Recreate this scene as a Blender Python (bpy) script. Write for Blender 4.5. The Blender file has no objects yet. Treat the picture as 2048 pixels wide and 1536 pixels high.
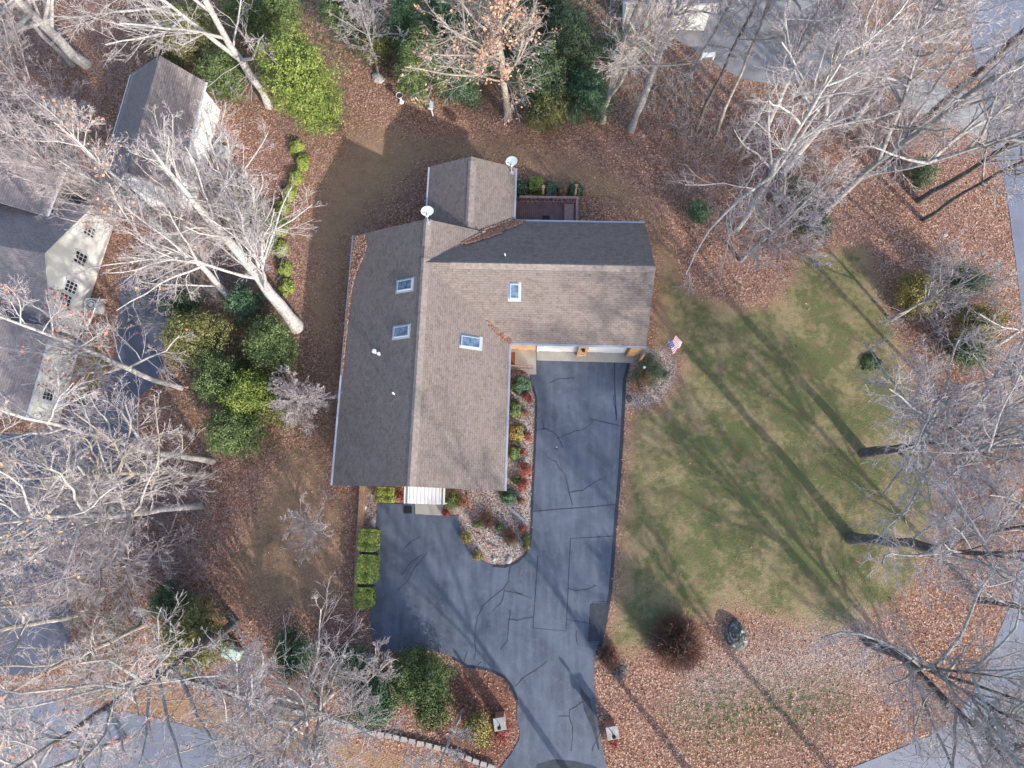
import bpy, math, random
import numpy as np
from mathutils import Matrix, Vector
R = math.radians
sc = bpy.context.scene
C = sc.collection
# ------------------------------------------------------------------ camera, sky, sun
H, F, TILT, ROLL, YAW = 42.0, 1263.6, 0.2000, -0.1581, 0.18704
cam = bpy.data.cameras.new('camera'); cam.sensor_width = 36; cam.lens = 36*F/2048; cam.clip_end = 3000
co = bpy.data.objects.new('camera', cam); C.objects.link(co); sc.camera = co
MW = Matrix.Rotation(YAW, 4, 'Z') @ Matrix.Rotation(TILT, 4, 'X') @ Matrix.Rotation(ROLL, 4, 'Z')
co.matrix_world = Matrix.Translation((0, 0, H)) @ MW
M3 = np.array(MW.to_3x3())
def at(px, py, z=0.0):
    """world point at height z seen at a pixel of the 2048 x 1536 photograph"""
    d = M3 @ np.array([(px-1024)/F, -(py-768)/F, -1.0])
    s = (z-H)/d[2]
    return np.array([d[0]*s, d[1]*s, z])
def at2(px, py, z=0.0): return at(px, py, z)[:2]
SUN_EL = R(25)
_a, _b = at2(1690, 1062), at2(1410, 742)           # a trunk's shadow on the lawn
_d = (_a-_b)/np.linalg.norm(_a-_b)
sunv = Vector((_d[0]*math.cos(SUN_EL), _d[1]*math.cos(SUN_EL), math.sin(SUN_EL)))
w = bpy.data.worlds.new('World'); sc.world = w; w.use_nodes = True
bg = w.node_tree.nodes['Background']; sky = w.node_tree.nodes.new('ShaderNodeTexSky')
sky.sky_type = 'NISHITA'; sky.sun_disc = False; sky.sun_elevation = SUN_EL
sky.sun_rotation = math.atan2(_d[0], _d[1]); sky.dust_density = 1.5; sky.air_density = 1.0
w.node_tree.links.new(sky.outputs[0], bg.inputs[0]); bg.inputs[1].default_value = 0.15
sl = bpy.data.lights.new('sun', 'SUN'); sl.energy = 2.15; sl.angle = R(0.9); sl.color = (1, .94, .86)
so = bpy.data.objects.new('sun', sl); C.objects.link(so); so.rotation_euler = sunv.to_track_quat('Z', 'Y').to_euler(); so.location = (30, -30, 60)
sc.view_settings.view_transform = 'Standard'; sc.view_settings.look = 'None'; sc.view_settings.gamma = 1
sc.view_settings.exposure = 1.48
sc.cycles.max_bounces = 4; sc.cycles.diffuse_bounces = 2; sc.cycles.transparent_max_bounces = 4

# ------------------------------------------------------------------ helpers
def tag(o, label=None, cat=None, group=None, kind=None):
    if label: o['label'] = label
    if cat: o['category'] = cat
    if group: o['group'] = group
    if kind: o['kind'] = kind
    return o
def empty(name, loc=(0, 0, 0), label=None, cat=None, group=None):
    o = bpy.data.objects.new(name, None); C.objects.link(o); o.location = tuple(float(v) for v in loc); o.empty_display_size = .3
    return tag(o, label, cat, group)
class MB:
    def __init__(s): s.v = []; s.f = []; s.m = []; s.uv = {}
    def poly(s, pts, m=0, uv=None):
        b = len(s.v); s.v += [tuple(float(c) for c in p) for p in pts]; s.f.append(tuple(range(b, b+len(pts)))); s.m.append(m)
        if uv is not None: s.uv[len(s.f)-1] = uv
    def hexa(s, p, m=0):   # 8 points: bottom ring 0-3, top ring 4-7
        b = len(s.v); s.v += [tuple(float(c) for c in q) for q in p]
        for f in ((3, 2, 1, 0), (4, 5, 6, 7), (0, 1, 5, 4), (1, 2, 6, 5), (2, 3, 7, 6), (3, 0, 4, 7)):
            s.f.append(tuple(b+i for i in f)); s.m.append(m)
    def box(s, x0, x1, y0, y1, z0, z1, m=0, rz=0, c=None):
        p = [(x0, y0, z0), (x1, y0, z0), (x1, y1, z0), (x0, y1, z0), (x0, y0, z1), (x1, y0, z1), (x1, y1, z1), (x0, y1, z1)]
        if rz:
            cx, cy = c if c is not None else (0, 0); k, n = math.cos(rz), math.sin(rz)
            p = [(cx+x*k-y*n, cy+x*n+y*k, z) for x, y, z in p]
        s.hexa(p, m)
    def tube(s, p0, p1, r0, r1=None, n=8, m=0, caps=True):
        r1 = r0 if r1 is None else r1
        p0, p1 = np.array(p0, float), np.array(p1, float); d = p1-p0; d /= (np.linalg.norm(d)+1e-9)
        a = np.cross(d, [0, 0, 1.0]) if abs(d[2]) < .9 else np.cross(d, [1.0, 0, 0]); a /= np.linalg.norm(a); c = np.cross(d, a)
        b = len(s.v)
        for q, r in ((p0, r0), (p1, r1)):
            for i in range(n):
                t = 2*math.pi*i/n; s.v.append(tuple(q+(a*math.cos(t)+c*math.sin(t))*r))
        for i in range(n):
            j = (i+1) % n; s.f.append((b+i, b+j, b+n+j, b+n+i)); s.m.append(m)
        if caps: s.f.append(tuple(b+n+i for i in range(n))); s.m.append(m); s.f.append(tuple(b+n-1-i for i in range(n))); s.m.append(m)
    def lathe(s, c, prof, n=20, m=0, sx=1, sy=1):
        b = len(s.v)
        for r, z in prof:
            for i in range(n):
                t = 2*math.pi*i/n; s.v.append((c[0]+r*sx*math.cos(t), c[1]+r*sy*math.sin(t), c[2]+z))
        for k in range(len(prof)-1):
            for i in range(n):
                j = (i+1) % n; s.f.append((b+k*n+i, b+k*n+j, b+(k+1)*n+j, b+(k+1)*n+i)); s.m.append(m)
    def prism(s, poly, z0, z1, m=0, ms=None):
        ms = m if ms is None else ms
        ar = sum(poly[i][0]*poly[(i+1) % len(poly)][1]-poly[(i+1) % len(poly)][0]*poly[i][1] for i in range(len(poly)))
        if ar < 0: poly = poly[::-1]
        s.poly([(p[0], p[1], z1) for p in poly], m); s.poly([(p[0], p[1], z0) for p in poly[::-1]], m)
        for i in range(len(poly)):
            a, b = poly[i], poly[(i+1) % len(poly)]
            s.poly([(a[0], a[1], z0), (b[0], b[1], z0), (b[0], b[1], z1), (a[0], a[1], z1)], ms)
    def build(s, name, mats, parent=None, loc=None, smooth=False):
        me = bpy.data.meshes.new(name); v = s.v
        if loc is not None: v = [(a[0]-loc[0], a[1]-loc[1], a[2]-loc[2]) for a in v]
        me.from_pydata(v, [], s.f)
        for m in (mats if isinstance(mats, (list, tuple)) else [mats]): me.materials.append(m)
        me.polygons.foreach_set('material_index', s.m)
        if smooth: me.polygons.foreach_set('use_smooth', [True]*len(s.f))
        if s.uv:
            ul = me.uv_layers.new(name='UVMap')
            for fi, uv in s.uv.items():
                for k, li in enumerate(me.polygons[fi].loop_indices): ul.data[li].uv = uv[k]
        o = bpy.data.objects.new(name, me); C.objects.link(o)
        if parent is not None: o.parent = parent
        if loc is not None and parent is None: o.location = tuple(float(c) for c in loc)
        return o
def rawmesh(name, V, Fq, mat, parent=None, attr=None, sides=4, loc=(0, 0, 0)):
    V = np.asarray(V, np.float32)-np.asarray(loc, np.float32); Fq = np.asarray(Fq, np.int32)
    me = bpy.data.meshes.new(name); me.vertices.add(len(V)); me.vertices.foreach_set('co', V.ravel())
    me.loops.add(Fq.size); me.loops.foreach_set('vertex_index', Fq.ravel()); me.polygons.add(len(Fq))
    me.polygons.foreach_set('loop_start', np.arange(len(Fq), dtype=np.int32)*sides)
    me.materials.append(mat); me.update(calc_edges=True)
    if attr:
        for k, (dom, val) in attr.items():
            a = me.attributes.new(k, 'FLOAT', dom); a.data.foreach_set('value', np.asarray(val, np.float32))
    o = bpy.data.objects.new(name, me); C.objects.link(o)
    if parent is not None: o.parent = parent
    else: o.location = tuple(float(c) for c in loc)
    return o

# ------------------------------------------------------------------ materials
class NT:
    def __init__(s, name, rough=.8, spec=.3):
        s.m = bpy.data.materials.new(name); s.m.use_nodes = True; s.t = s.m.node_tree; s.p = s.t.nodes['Principled BSDF']
        s.p.inputs['Roughness'].default_value = rough; s.p.inputs['Specular IOR Level'].default_value = spec
    def n(s, typ, ins=None, **kw):
        x = s.t.nodes.new(typ)
        for k, v in kw.items(): setattr(x, k, v)
        for k, v in (ins or {}).items(): s.set(x.inputs[k], v)
        return x
    def set(s, i, v):
        if isinstance(v, bpy.types.NodeSocket): s.t.links.new(v, i)
        elif isinstance(v, (tuple, list)) and len(v) == 3 and i.type == 'RGBA': i.default_value = (*v, 1)
        else: i.default_value = v
    def co(s): return s.n('ShaderNodeNewGeometry').outputs['Position']
    def noise(s, scale, detail=3, vec=None, rough=.55):
        return s.n('ShaderNodeTexNoise', {'Scale': scale, 'Detail': detail, 'Roughness': rough, 'Vector': vec if vec is not None else s.co()}).outputs['Fac']
    def vor(s, scale, vec=None, out='Color', rnd=1):
        return s.n('ShaderNodeTexVoronoi', {'Scale': scale, 'Vector': vec if vec is not None else s.co(), 'Randomness': rnd}).outputs[out]
    def ramp(s, fac, stops, interp='LINEAR'):
        r = s.n('ShaderNodeValToRGB', {'Fac': fac}); cr = r.color_ramp; cr.interpolation = interp
        while len(cr.elements) < len(stops): cr.elements.new(.5)
        for e, (p, c) in zip(cr.elements, stops):
            e.position = p; e.color = (*c, 1) if isinstance(c, (tuple, list)) else (c, c, c, 1)
        return r.outputs[0]
    def mix(s, f, a, b, mode='MIX'):
        x = s.n('ShaderNodeMix', data_type='RGBA', blend_type=mode); s.set(x.inputs[0], f); s.set(x.inputs[6], a); s.set(x.inputs[7], b); return x.outputs[2]
    def math(s, op, a, b=0, clamp=False):
        x = s.n('ShaderNodeMath', operation=op, use_clamp=clamp); s.set(x.inputs[0], a); s.set(x.inputs[1], b); return x.outputs[0]
    def attr(s, name): return s.n('ShaderNodeAttribute', attribute_name=name).outputs['Fac']
    def col(s, c): s.set(s.p.inputs['Base Color'], c); return s
    def bump(s, h, st=.5, dist=.05):
        b = s.n('ShaderNodeBump', {'Strength': st, 'Distance': dist, 'Height': h}); s.t.links.new(b.outputs[0], s.p.inputs['Normal']); return s
def plain(name, c, rough=.7, var=.25, scale=6, metal=0, spec=.3):
    m = NT(name, rough, spec); k = tuple(x*(1-var) for x in c); l = tuple(min(1, x*(1+var*.6)) for x in c)
    m.col(m.ramp(m.noise(scale, 5), [(.3, k), (.7, l)])); m.p.inputs['Metallic'].default_value = metal
    return m.m
def leafmat(name, cols, rough=.6, trans=True):
    """foliage: colour picked per leaf from the 'rnd' attribute"""
    m = NT(name, rough, .25); n = len(cols)
    r = m.math('ADD', m.math('MULTIPLY', m.attr('rnd'), .65), m.math('MULTIPLY', m.noise(1.1, 2), .35))
    m.col(m.ramp(r, [(i/(n-1)*.8+.1, c) for i, c in enumerate(cols)]))
    return m.m
def bark(name, dark, lite, lichen=(.40, .42, .36)):
    m = NT(name, .9, .15)
    nz = m.noise(7, 5); c = m.ramp(nz, [(.3, dark), (.62, lite)])
    c = m.mix(m.ramp(m.noise(1.7, 4), [(.56, 0.), (.66, .7)]), c, lichen)
    m.col(c).bump(m.noise(22, 4), .5, .03); return m.m
BARK = {
 'pale': bark('pale_bark', (.26, .24, .23), (.50, .47, .45), (.46, .48, .44)),
 'tan': bark('tan_bark', (.20, .165, .14), (.38, .33, .28)),
 'grey': bark('grey_bark', (.16, .15, .15), (.36, .345, .34)),
 'dark': bark('dark_bark', (.05, .042, .04), (.15, .13, .125), (.23, .25, .21)),
 'twig': bark('twig_bark', (.20, .155, .155), (.38, .32, .32)),
 'tips': bark('twig_tip_bark', (.28, .235, .235), (.50, .45, .45), (.47, .45, .44)),
 'red': bark('red_twig_bark', (.20, .12, .09), (.34, .21, .16), (.32, .22, .17)),
}
def shingle(name, c1, c2, c3):
    m = NT(name, .92, .15); uv = m.n('ShaderNodeUVMap').outputs[0]
    b = m.n('ShaderNodeTexBrick', {'Vector': uv, 'Color1': c1, 'Color2': c2, 'Mortar': tuple(x*.35 for x in c1), 'Scale': 1.0, 'Mortar Size': .013, 'Mortar Smooth': .4, 'Bias': 0.0, 'Brick Width': .33, 'Row Height': .145}, offset=.37)  # joint lines darkened, painting in the shadow below each course
    b2 = m.n('ShaderNodeTexBrick', {'Vector': uv, 'Color1': (0, 0, 0), 'Color2': (1, 1, 1), 'Mortar': (.5, .5, .5), 'Scale': 1.0, 'Mortar Size': .0, 'Brick Width': .21, 'Row Height': .145}, offset=.61)
    c = m.mix(m.math('MULTIPLY', b2.outputs[0], .5), b.outputs[0], c3)
    c = m.mix(m.ramp(m.noise(.55, 4), [(.35, 0.), (.7, .25)]), c, tuple(x*.85 for x in c2))
    c = m.mix(m.ramp(m.noise(9, 3), [(.3, 0.), (.75, .35)]), c, tuple(min(1, x*1.35) for x in c3))
    m.col(c)
    sy = m.n('ShaderNodeSeparateXYZ', {0: uv}).outputs[1]; saw = m.math('FRACT', m.math('DIVIDE', sy, .145))
    m.bump(m.math('SUBTRACT', m.math('MULTIPLY', saw, -1), m.math('MULTIPLY', b.outputs['Fac'], .5)), .5, .03); return m.m
SH = shingle('roof_shingle', (.140, .108, .092), (.200, .160, .140), (.24, .205, .188))
SH2 = shingle('neighbour_shingle', (.17, .145, .14), (.24, .205, .20), (.28, .25, .25))
CAP = plain('ridge_cap_shingle', (.24, .20, .18), .9, .3, 5)
WHITE = plain('white_trim_paint', (.62, .63, .64), .5, .06, 2)
GUT = plain('gutter_metal', (.42, .44, .50), .35, .1, 3, .3)
SIDE = NT('cream_siding', .7); _w = SIDE.n('ShaderNodeTexWave', {'Vector': SIDE.co(), 'Scale': 2.6, 'Distortion': 0.0}, bands_direction='Z')
SIDE.col(SIDE.mix(SIDE.ramp(_w.outputs['Fac'], [(.02, .6), (.2, 0.)]), SIDE.ramp(SIDE.noise(1.5, 4), [(.3, (.74, .73, .68)), (.7, (.84, .83, .78))]), (.45, .43, .40))); SIDE = SIDE.m
WOODS = NT('cedar_siding', .75); _w = WOODS.n('ShaderNodeTexWave', {'Vector': WOODS.co(), 'Scale': 2.6, 'Distortion': 0.0}, bands_direction='Z')
WOODS.col(WOODS.mix(WOODS.ramp(_w.outputs['Fac'], [(.02, .6), (.2, 0.)]), WOODS.ramp(WOODS.noise(3, 4), [(.3, (.42, .24, .13)), (.7, (.56, .35, .20))]), (.2, .1, .05))); WOODS = WOODS.m
CONC = NT('concrete', .85); CONC.col(CONC.mix(CONC.ramp(CONC.noise(.9, 5), [(.4, 0.), (.7, .6)]), CONC.ramp(CONC.noise(14, 4), [(.3, (.33, .31, .275)), (.7, (.44, .415, .37))]), (.29, .27, .23))).bump(CONC.noise(60, 2), .2, .01); CONC = CONC.m
CONC2 = plain('old_concrete', (.30, .29, .275), .9, .25, 1.2)
def asphalt(name, a, b, stain, sc1=.45):
    m = NT(name, .62, .45); c = m.ramp(m.noise(sc1, 6, rough=.6), [(.3, a), (.7, b)])
    st = m.n('ShaderNodeMapping', {'Vector': m.co(), 'Scale': (1.6, .18, 1)}).outputs[0]
    c = m.mix(m.ramp(m.noise(1.3, 5, st), [(.42, 0.), (.75, .55)]), c, stain)
    c = m.mix(m.math('MULTIPLY', m.vor(30), .22), c, tuple(x*1.8 for x in b))
    c = m.mix(m.ramp(m.noise(.22, 3), [(.5, 0.), (.7, .5)]), c, a)
    c = m.mix(m.ramp(m.noise(2.2, 6, rough=.7), [(.52, 0.), (.72, .5)]), c, stain)
    m.col(c).bump(m.noise(40, 3), .35, .01); return m.m
ASPH = asphalt('driveway_asphalt', (.040, .050, .072), (.088, .105, .142), (.145, .165, .205), .6)
SEAL = plain('crack_sealant', (.036, .042, .056), .5, .2, 4)
PATCH = plain('patch_asphalt', (.045, .050, .062), .7, .3, 3)
ROAD = asphalt('street_asphalt', (.115, .125, .16), (.17, .18, .22), (.19, .20, .24), .3)
ROAD2 = asphalt('shaded_lot_asphalt', (.055, .06, .085), (.09, .097, .13), (.13, .135, .17), .35)  # darker asphalt: shadow of house and trees put into the colour
TIMB = plain('weathered_timber', (.40, .25, .16), .85, .4, 9)
DECK = NT('stained_deck_boards', .7); _x = DECK.n('ShaderNodeSeparateXYZ', {0: DECK.co()}).outputs[0]
_s = DECK.math('FRACT', DECK.math('MULTIPLY', _x, 7.0))
DECK.col(DECK.mix(DECK.ramp(_s, [(.05, 1.), (.14, 0.)]), DECK.ramp(DECK.noise(3, 4), [(.3, (.15, .09, .085)), (.7, (.22, .14, .13))]), (.03, .02, .02))); DECK = DECK.m
RAIL = plain('stained_rail_wood', (.30, .20, .18), .7, .25, 6)
GLASS = NT('skylight_glass', .06, .8); GLASS.col(GLASS.ramp(GLASS.noise(4, 4), [(.35, (.04, .08, .14)), (.65, (.13, .19, .27))])); GLASS = GLASS.m
SKYF = plain('skylight_frame', (.36, .39, .43), .4, .1, 3)
WIN = NT('window_glass', .08, .8); WIN.col((.03, .035, .045)); WIN = WIN.m
BLACK = plain('black_metal', (.02, .02, .025), .5, .2, 5)
DISH = plain('dish_grey_enamel', (.31, .37, .40), .4, .06, 3)
BRICKM = NT('red_brick', .85)
_b = BRICKM.n('ShaderNodeTexBrick', {'Vector': BRICKM.n('ShaderNodeTexCoord').outputs['Object'], 'Color1': (.26, .11, .08), 'Color2': (.36, .17, .12), 'Mortar': (.4, .37, .34), 'Scale': 5.0})
BRICKM.col(_b.outputs[0]); BRICKM = BRICKM.m
STONE = plain('grey_stone', (.36, .34, .32), .85, .35, 5)
TERRA = plain('terracotta', (.40, .22, .14), .7, .2, 8)
SOIL = plain('potting_soil', (.06, .045, .035), .95, .3, 20)
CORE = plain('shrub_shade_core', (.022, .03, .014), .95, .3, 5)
MATB = plain('coir_mat', (.22, .09, .045), .95, .35, 30)
GREENBOX = plain('pale_green_enamel', (.30, .42, .36), .5, .1, 3)
LEAFC = [(.155, .079, .052), (.28, .142, .095), (.385, .212, .148), (.475, .305, .222), (.225, .11, .074), (.57, .42, .33)]

# ------------------------------------------------------------------ ground regions (traced at ground level)
def W(pts): return np.array([at2(*p) for p in pts])
P = {
 'drive': [(1072, 719), (1262, 724), (1252, 745), (1247, 800), (1245, 850), (1240, 950), (1234, 1020), (1228, 1100), (1222, 1180), (1212, 1240), (1205, 1275), (1196, 1305), (1189, 1330), (1188, 1370), (1192, 1410), (1197, 1450), (1201, 1480), (1212, 1530), (1240, 1600), (940, 1600), (1000, 1536), (1022, 1508), (1038, 1480), (1040, 1460), (1034, 1440), (1035, 1400), (1025, 1372), (1008, 1352), (985, 1341), (960, 1334), (935, 1331), (905, 1314), (880, 1304), (850, 1300), (800, 1305), (762, 1300), (742, 1270), (741, 1200), (748, 1120), (753, 1060), (755, 1008), (830, 1007), (833, 1028), (886, 1031), (917, 1032), (920, 1060), (925, 1085), (945, 1106), (965, 1122), (985, 1131), (1010, 1133), (1035, 1123), (1052, 1106), (1060, 1085), (1062, 1060), (1063, 1010), (1066, 960), (1069, 900), (1071, 850), (1072, 810), (1070, 790), (1063, 765), (1060, 749), (1073, 749)],
 'lot': [(240, 560), (340, 540), (372, 600), (330, 690), (318, 760), (272, 800), (268, 960), (255, 1010), (200, 1040), (142, 1090), (138, 1290), (118, 1330), (60, 1350), (-260, 1345), (-260, 868), (60, 868), (120, 862), (140, 800), (205, 775), (235, 700)],
 'street_s': [(-300, 1352), (60, 1388), (150, 1408), (300, 1433), (350, 1445), (420, 1463), (520, 1498), (640, 1540), (800, 1590), (940, 1600), (1240, 1600), (1500, 1590), (1600, 1560), (1707, 1534), (1792, 1500), (1860, 1472), (1908, 1438), (1949, 1380), (1977, 1325), (1990, 1281), (2023, 1206), (2046, 1100), (2060, 1000), (2062, 800), (2052, 700), (2040, 600), (2034, 540), (2025, 480), (2018, 420), (2005, 350), (1985, 300), (1975, 260), (1970, 200), (1966, 175), (1955, 145), (1948, 110), (1937, 60), (1924, 0), (1905, -120), (1890, -400), (2300, -400), (2500, 0), (2600, 900), (2500, 1500), (2300, 1900), (1500, 2050), (800, 1950), (-300, 1700)],
 'path': [(1785, 180), (1790, 165), (1850, 157), (1895, 178), (1962, 186), (1972, 262), (1980, 285), (1935, 262), (1885, 245), (1840, 226), (1800, 204)],
 'ndrive': [(1340, -60), (1680, -60), (1692, 0), (1708, 40), (1712, 85), (1694, 120), (1640, 158), (1560, 168), (1490, 160), (1440, 135), (1415, 112), (1380, 95), (1352, 80), (1340, 40)],
 'lawn': [(1300, 700), (1308, 560), (1312, 470), (1345, 500), (1370, 560), (1420, 590), (1500, 606), (1552, 590), (1572, 548), (1590, 510), (1650, 485), (1740, 488), (1757, 540), (1785, 620), (1825, 720), (1850, 800), (1872, 900), (1885, 1000), (1872, 1100), (1835, 1180), (1760, 1242), (1690, 1280), (1600, 1262), (1520, 1240), (1470, 1228), (1400, 1250), (1340, 1290), (1270, 1320), (1215, 1320), (1205, 1290), (1228, 1150), (1245, 900), (1252, 822), (1320, 800), (1352, 750), (1348, 700)],
 'rear': [(640, 330), (700, 260), (770, 235), (830, 262), (900, 265), (1000, 262), (1120, 300), (1230, 330), (1310, 400), (1340, 480), (1320, 580), (1290, 440), (1000, 330), (850, 340), (720, 480), (690, 620), (640, 600), (600, 480), (615, 380)],
 'side': [(600, 560), (690, 470), (690, 700), (668, 900), (665, 980), (715, 985), (705, 1150), (690, 1225), (600, 1250), (480, 1232), (445, 1150), (470, 1060), (530, 940), (560, 890), (640, 860), (640, 700), (600, 660)],
 'bedA': [(1012, 740), (1062, 748), (1072, 800), (1070, 850), (1066, 960), (1062, 1060), (1055, 1098), (1030, 1124), (985, 1131), (945, 1106), (922, 1070), (916, 1031), (890, 1000), (890, 970), (1008, 970), (1014, 850)],
 'bedB': [(1252, 728), (1300, 700), (1340, 695), (1352, 730), (1345, 770), (1320, 800), (1290, 812), (1250, 815)],
 'bedC': [(722, 972), (756, 972), (756, 1090), (748, 1210), (712, 1210)],
 'gravel': [(1400, 1350), (1460, 1330), (1550, 1330), (1640, 1290), (1720, 1270), (1760, 1310), (1740, 1350), (1650, 1350), (1590, 1375), (1500, 1370), (1440, 1385), (1390, 1395)],
 'ivy': [(1350, 1430), (1420, 1375), (1560, 1365), (1660, 1370), (1700, 1400), (1690, 1440), (1560, 1475), (1440, 1500), (1380, 1480)],
 'ivy2': [(260, -60), (700, -60), (1340, -60), (1330, 60), (1230, 180), (1100, 215), (960, 190), (860, 175), (760, 150), (690, 150), (690, 260), (600, 280), (540, 230), (440, 180), (330, 110), (270, 60)],
 'ivy3': [(330, 600), (470, 600), (560, 620), (600, 700), (590, 840), (520, 920), (440, 900), (380, 820), (330, 740)],
 'tanstrip': [(300, 1360), (640, 1460), (960, 1540), (940, 1600), (640, 1542), (520, 1500), (420, 1465), (300, 1436), (160, 1410), (230, 1330)],
 'nlawn': [(-100, 230), (60, 225), (190, 235), (215, 330), (120, 300), (-100, 300)],
 'nlawn2': [(1690, 0), (1925, 0), (1950, 120), (1965, 180), (1895, 176), (1800, 150), (1712, 85)],
 'mulch': [(905, 1345), (960, 1335), (1015, 1360), (1032, 1410), (1038, 1460), (1010, 1530), (930, 1540), (880, 1460), (870, 1400)],
 'moss': [(160, 690), (215, 690), (220, 760), (160, 800), (150, 760)],
}
PW = {k: W(v) for k, v in P.items()}
def sdist(Q, poly):
    """signed distance (positive inside)"""
    n = len(poly); ins = np.zeros(len(Q), bool); d = np.full(len(Q), 1e9)
    for i in range(n):
        a, b = poly[i], poly[(i+1) % n]
        c = ((a[1] > Q[:, 1]) != (b[1] > Q[:, 1]))
        with np.errstate(divide='ignore', invalid='ignore'):
            xi = (b[0]-a[0])*(Q[:, 1]-a[1])/(b[1]-a[1]+1e-12)+a[0]
        ins ^= c & (Q[:, 0] < xi)
        ab = b-a; t = np.clip(((Q-a)@ab)/(ab@ab+1e-12), 0, 1); d = np.minimum(d, np.hypot(*(Q-a-t[:, None]*ab).T))
    return np.where(ins, d, -d)
def soft(Q, k, w=.5): return np.clip(sdist(Q, PW[k])/w*.5+.5, 0, 1)
def fields(Q):
    lawn = soft(Q, 'lawn', 1.0); rear = soft(Q, 'rear', 2.2); side = soft(Q, 'side', 1.6)
    hard = np.maximum.reduce([soft(Q, k, .1) for k in ('drive', 'lot', 'street_s', 'path', 'ndrive')])
    gr = np.maximum.reduce([soft(Q, 'bedA', .2), soft(Q, 'bedB', .2), soft(Q, 'bedC', .2), soft(Q, 'gravel', 2.5)])
    ivy = np.maximum.reduce([soft(Q, 'ivy', 1.5), soft(Q, 'ivy2', 2.5)*.85, soft(Q, 'ivy3', 2.0)*.85]); tan = soft(Q, 'tanstrip', .6)
    grass = np.maximum.reduce([lawn, rear*.9, side*.8, tan*.75, soft(Q, 'nlawn', 1.5)*.8, soft(Q, 'nlawn2', 1)*.55])
    green = np.maximum.reduce([lawn*np.clip(soft(Q, 'lawn', 5.0)*1.25-.12, 0, 1), side*.3, rear*.15, soft(Q, 'nlawn', 2)*.5, soft(Q, 'nlawn2', 1)*.3])
    leaf = np.clip(1-lawn*.97-rear*.62-side*.55-tan*.5-gr*.75-soft(Q, 'nlawn', 1)*.8, 0, 1)*(1-hard*.992)
    return dict(grass=grass, green=green, gravel=gr, ivy=ivy, mulch=soft(Q, 'mulch', .6), leafy=leaf, moss=soft(Q, 'moss', .4))
def grid_axis(a, b, st):
    m = np.arange(a, b+st*.5, st); l = a-np.array([600, 250, 100, 40, 15, 5.]); h = b+np.array([5, 15, 40, 100, 250, 600.])
    return np.concatenate([l, m, h])
gx, gy = grid_axis(-48, 52, .22), grid_axis(-34, 58, .22)
GX, GY = np.meshgrid(gx, gy); Q = np.stack([GX.ravel(), GY.ravel()], 1)
fl = fields(Q)
nx, ny = len(gx), len(gy); idx = np.arange(nx*ny).reshape(ny, nx)
Fg = np.stack([idx[:-1, :-1], idx[:-1, 1:], idx[1:, 1:], idx[1:, :-1]], -1).reshape(-1, 4)
zb = 0.004*np.sin(Q[:, 0]*.9)*np.sin(Q[:, 1]*.7)-.008
G = NT('ground_cover', .95, .1)
n1, n2, n3 = G.noise(.5, 4), G.noise(2.6, 5), G.noise(30, 3, rough=.7)
dead = G.mix(G.ramp(G.attr('green'), [(.3, 1.), (.7, 0.)]), G.ramp(n3, [(.3, (.17, .125, .066)), (.55, (.29, .235, .13)), (.75, (.40, .34, .21))]), G.ramp(n3, [(.3, (.19, .115, .068)), (.55, (.34, .225, .135)), (.75, (.47, .34, .22))]))
green = G.ramp(n3, [(.3, (.065, .082, .034)), (.55, (.112, .128, .052)), (.8, (.23, .22, .11))])
gmask = G.math('MULTIPLY', G.attr('green'), 1.0)
gm = G.ramp(G.math('ADD', G.math('ADD', G.math('MULTIPLY', n1, .62), G.math('MULTIPLY', n2, .38)), G.math('MULTIPLY', G.math('SUBTRACT', gmask, .5), .22)), [(.48, .0), (.63, .92)])
grassc = G.mix(G.math('MULTIPLY', gm, G.ramp(gmask, [(.02, 0.), (.3, 1.)])), dead, green)
grassc = G.mix(G.ramp(G.noise(1.1, 4), [(.48, 0.), (.68, .5)]), grassc, (.19, .125, .085))
lv = G.n('ShaderNodeSeparateColor', {0: G.vor(12)}).outputs[0]
leafc = G.ramp(lv, [(.0, LEAFC[0]), (.2, LEAFC[1]), (.45, LEAFC[2]), (.62, LEAFC[4]), (.8, LEAFC[3]), (.97, LEAFC[5])])
leafc = G.mix(G.ramp(G.vor(12, out='Distance'), [(.40, 0.), (.80, .6)]), leafc, (.075, .045, .035))
leafc = G.mix(G.ramp(G.noise(.33, 4), [(.45, 0.), (.68, .5)]), leafc, (.19, .115, .105))
c = G.mix(G.math('MULTIPLY', G.attr('grass'), G.ramp(G.math('ADD', G.attr('grass'), G.math('MULTIPLY', G.math('SUBTRACT', n2, .5), 1.6)), [(.35, 0.), (.65, 1.)])), leafc, grassc)
sv = G.n('ShaderNodeSeparateColor', {0: G.vor(13)}).outputs[0]
stone = G.ramp(sv, [(.0, (.20, .15, .13)), (.3, (.42, .35, .31)), (.6, (.56, .49, .44)), (.8, (.30, .21, .17)), (1., (.68, .64, .60))])
stone = G.mix(G.ramp(G.vor(13, out='Distance'), [(.4, 0.), (.8, .8)]), stone, (.08, .06, .05))
c = G.mix(G.math('MULTIPLY', G.attr('gravel'), G.ramp(G.noise(1.2, 4), [(.38, .75), (.55, 1.)])), c, stone)
ivyc = G.ramp(G.vor(11), [(.2, (.03, .05, .02)), (.6, (.07, .10, .04)), (.9, (.12, .14, .06))])
c = G.mix(G.math('MULTIPLY', G.attr('ivy'), G.ramp(n2, [(.42, 0.), (.58, .9)])), c, ivyc)
c = G.mix(G.math('MULTIPLY', G.attr('mulch'), .7), c, G.ramp(G.vor(16), [(.2, (.07, .025, .018)), (.8, (.20, .085, .06))]))
c = G.mix(G.math('MULTIPLY', G.attr('moss'), .8), c, (.16, .15, .05))
G.col(c).bump(G.math('ADD', n3, G.vor(12, out='Distance')), .6, .05)
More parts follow.
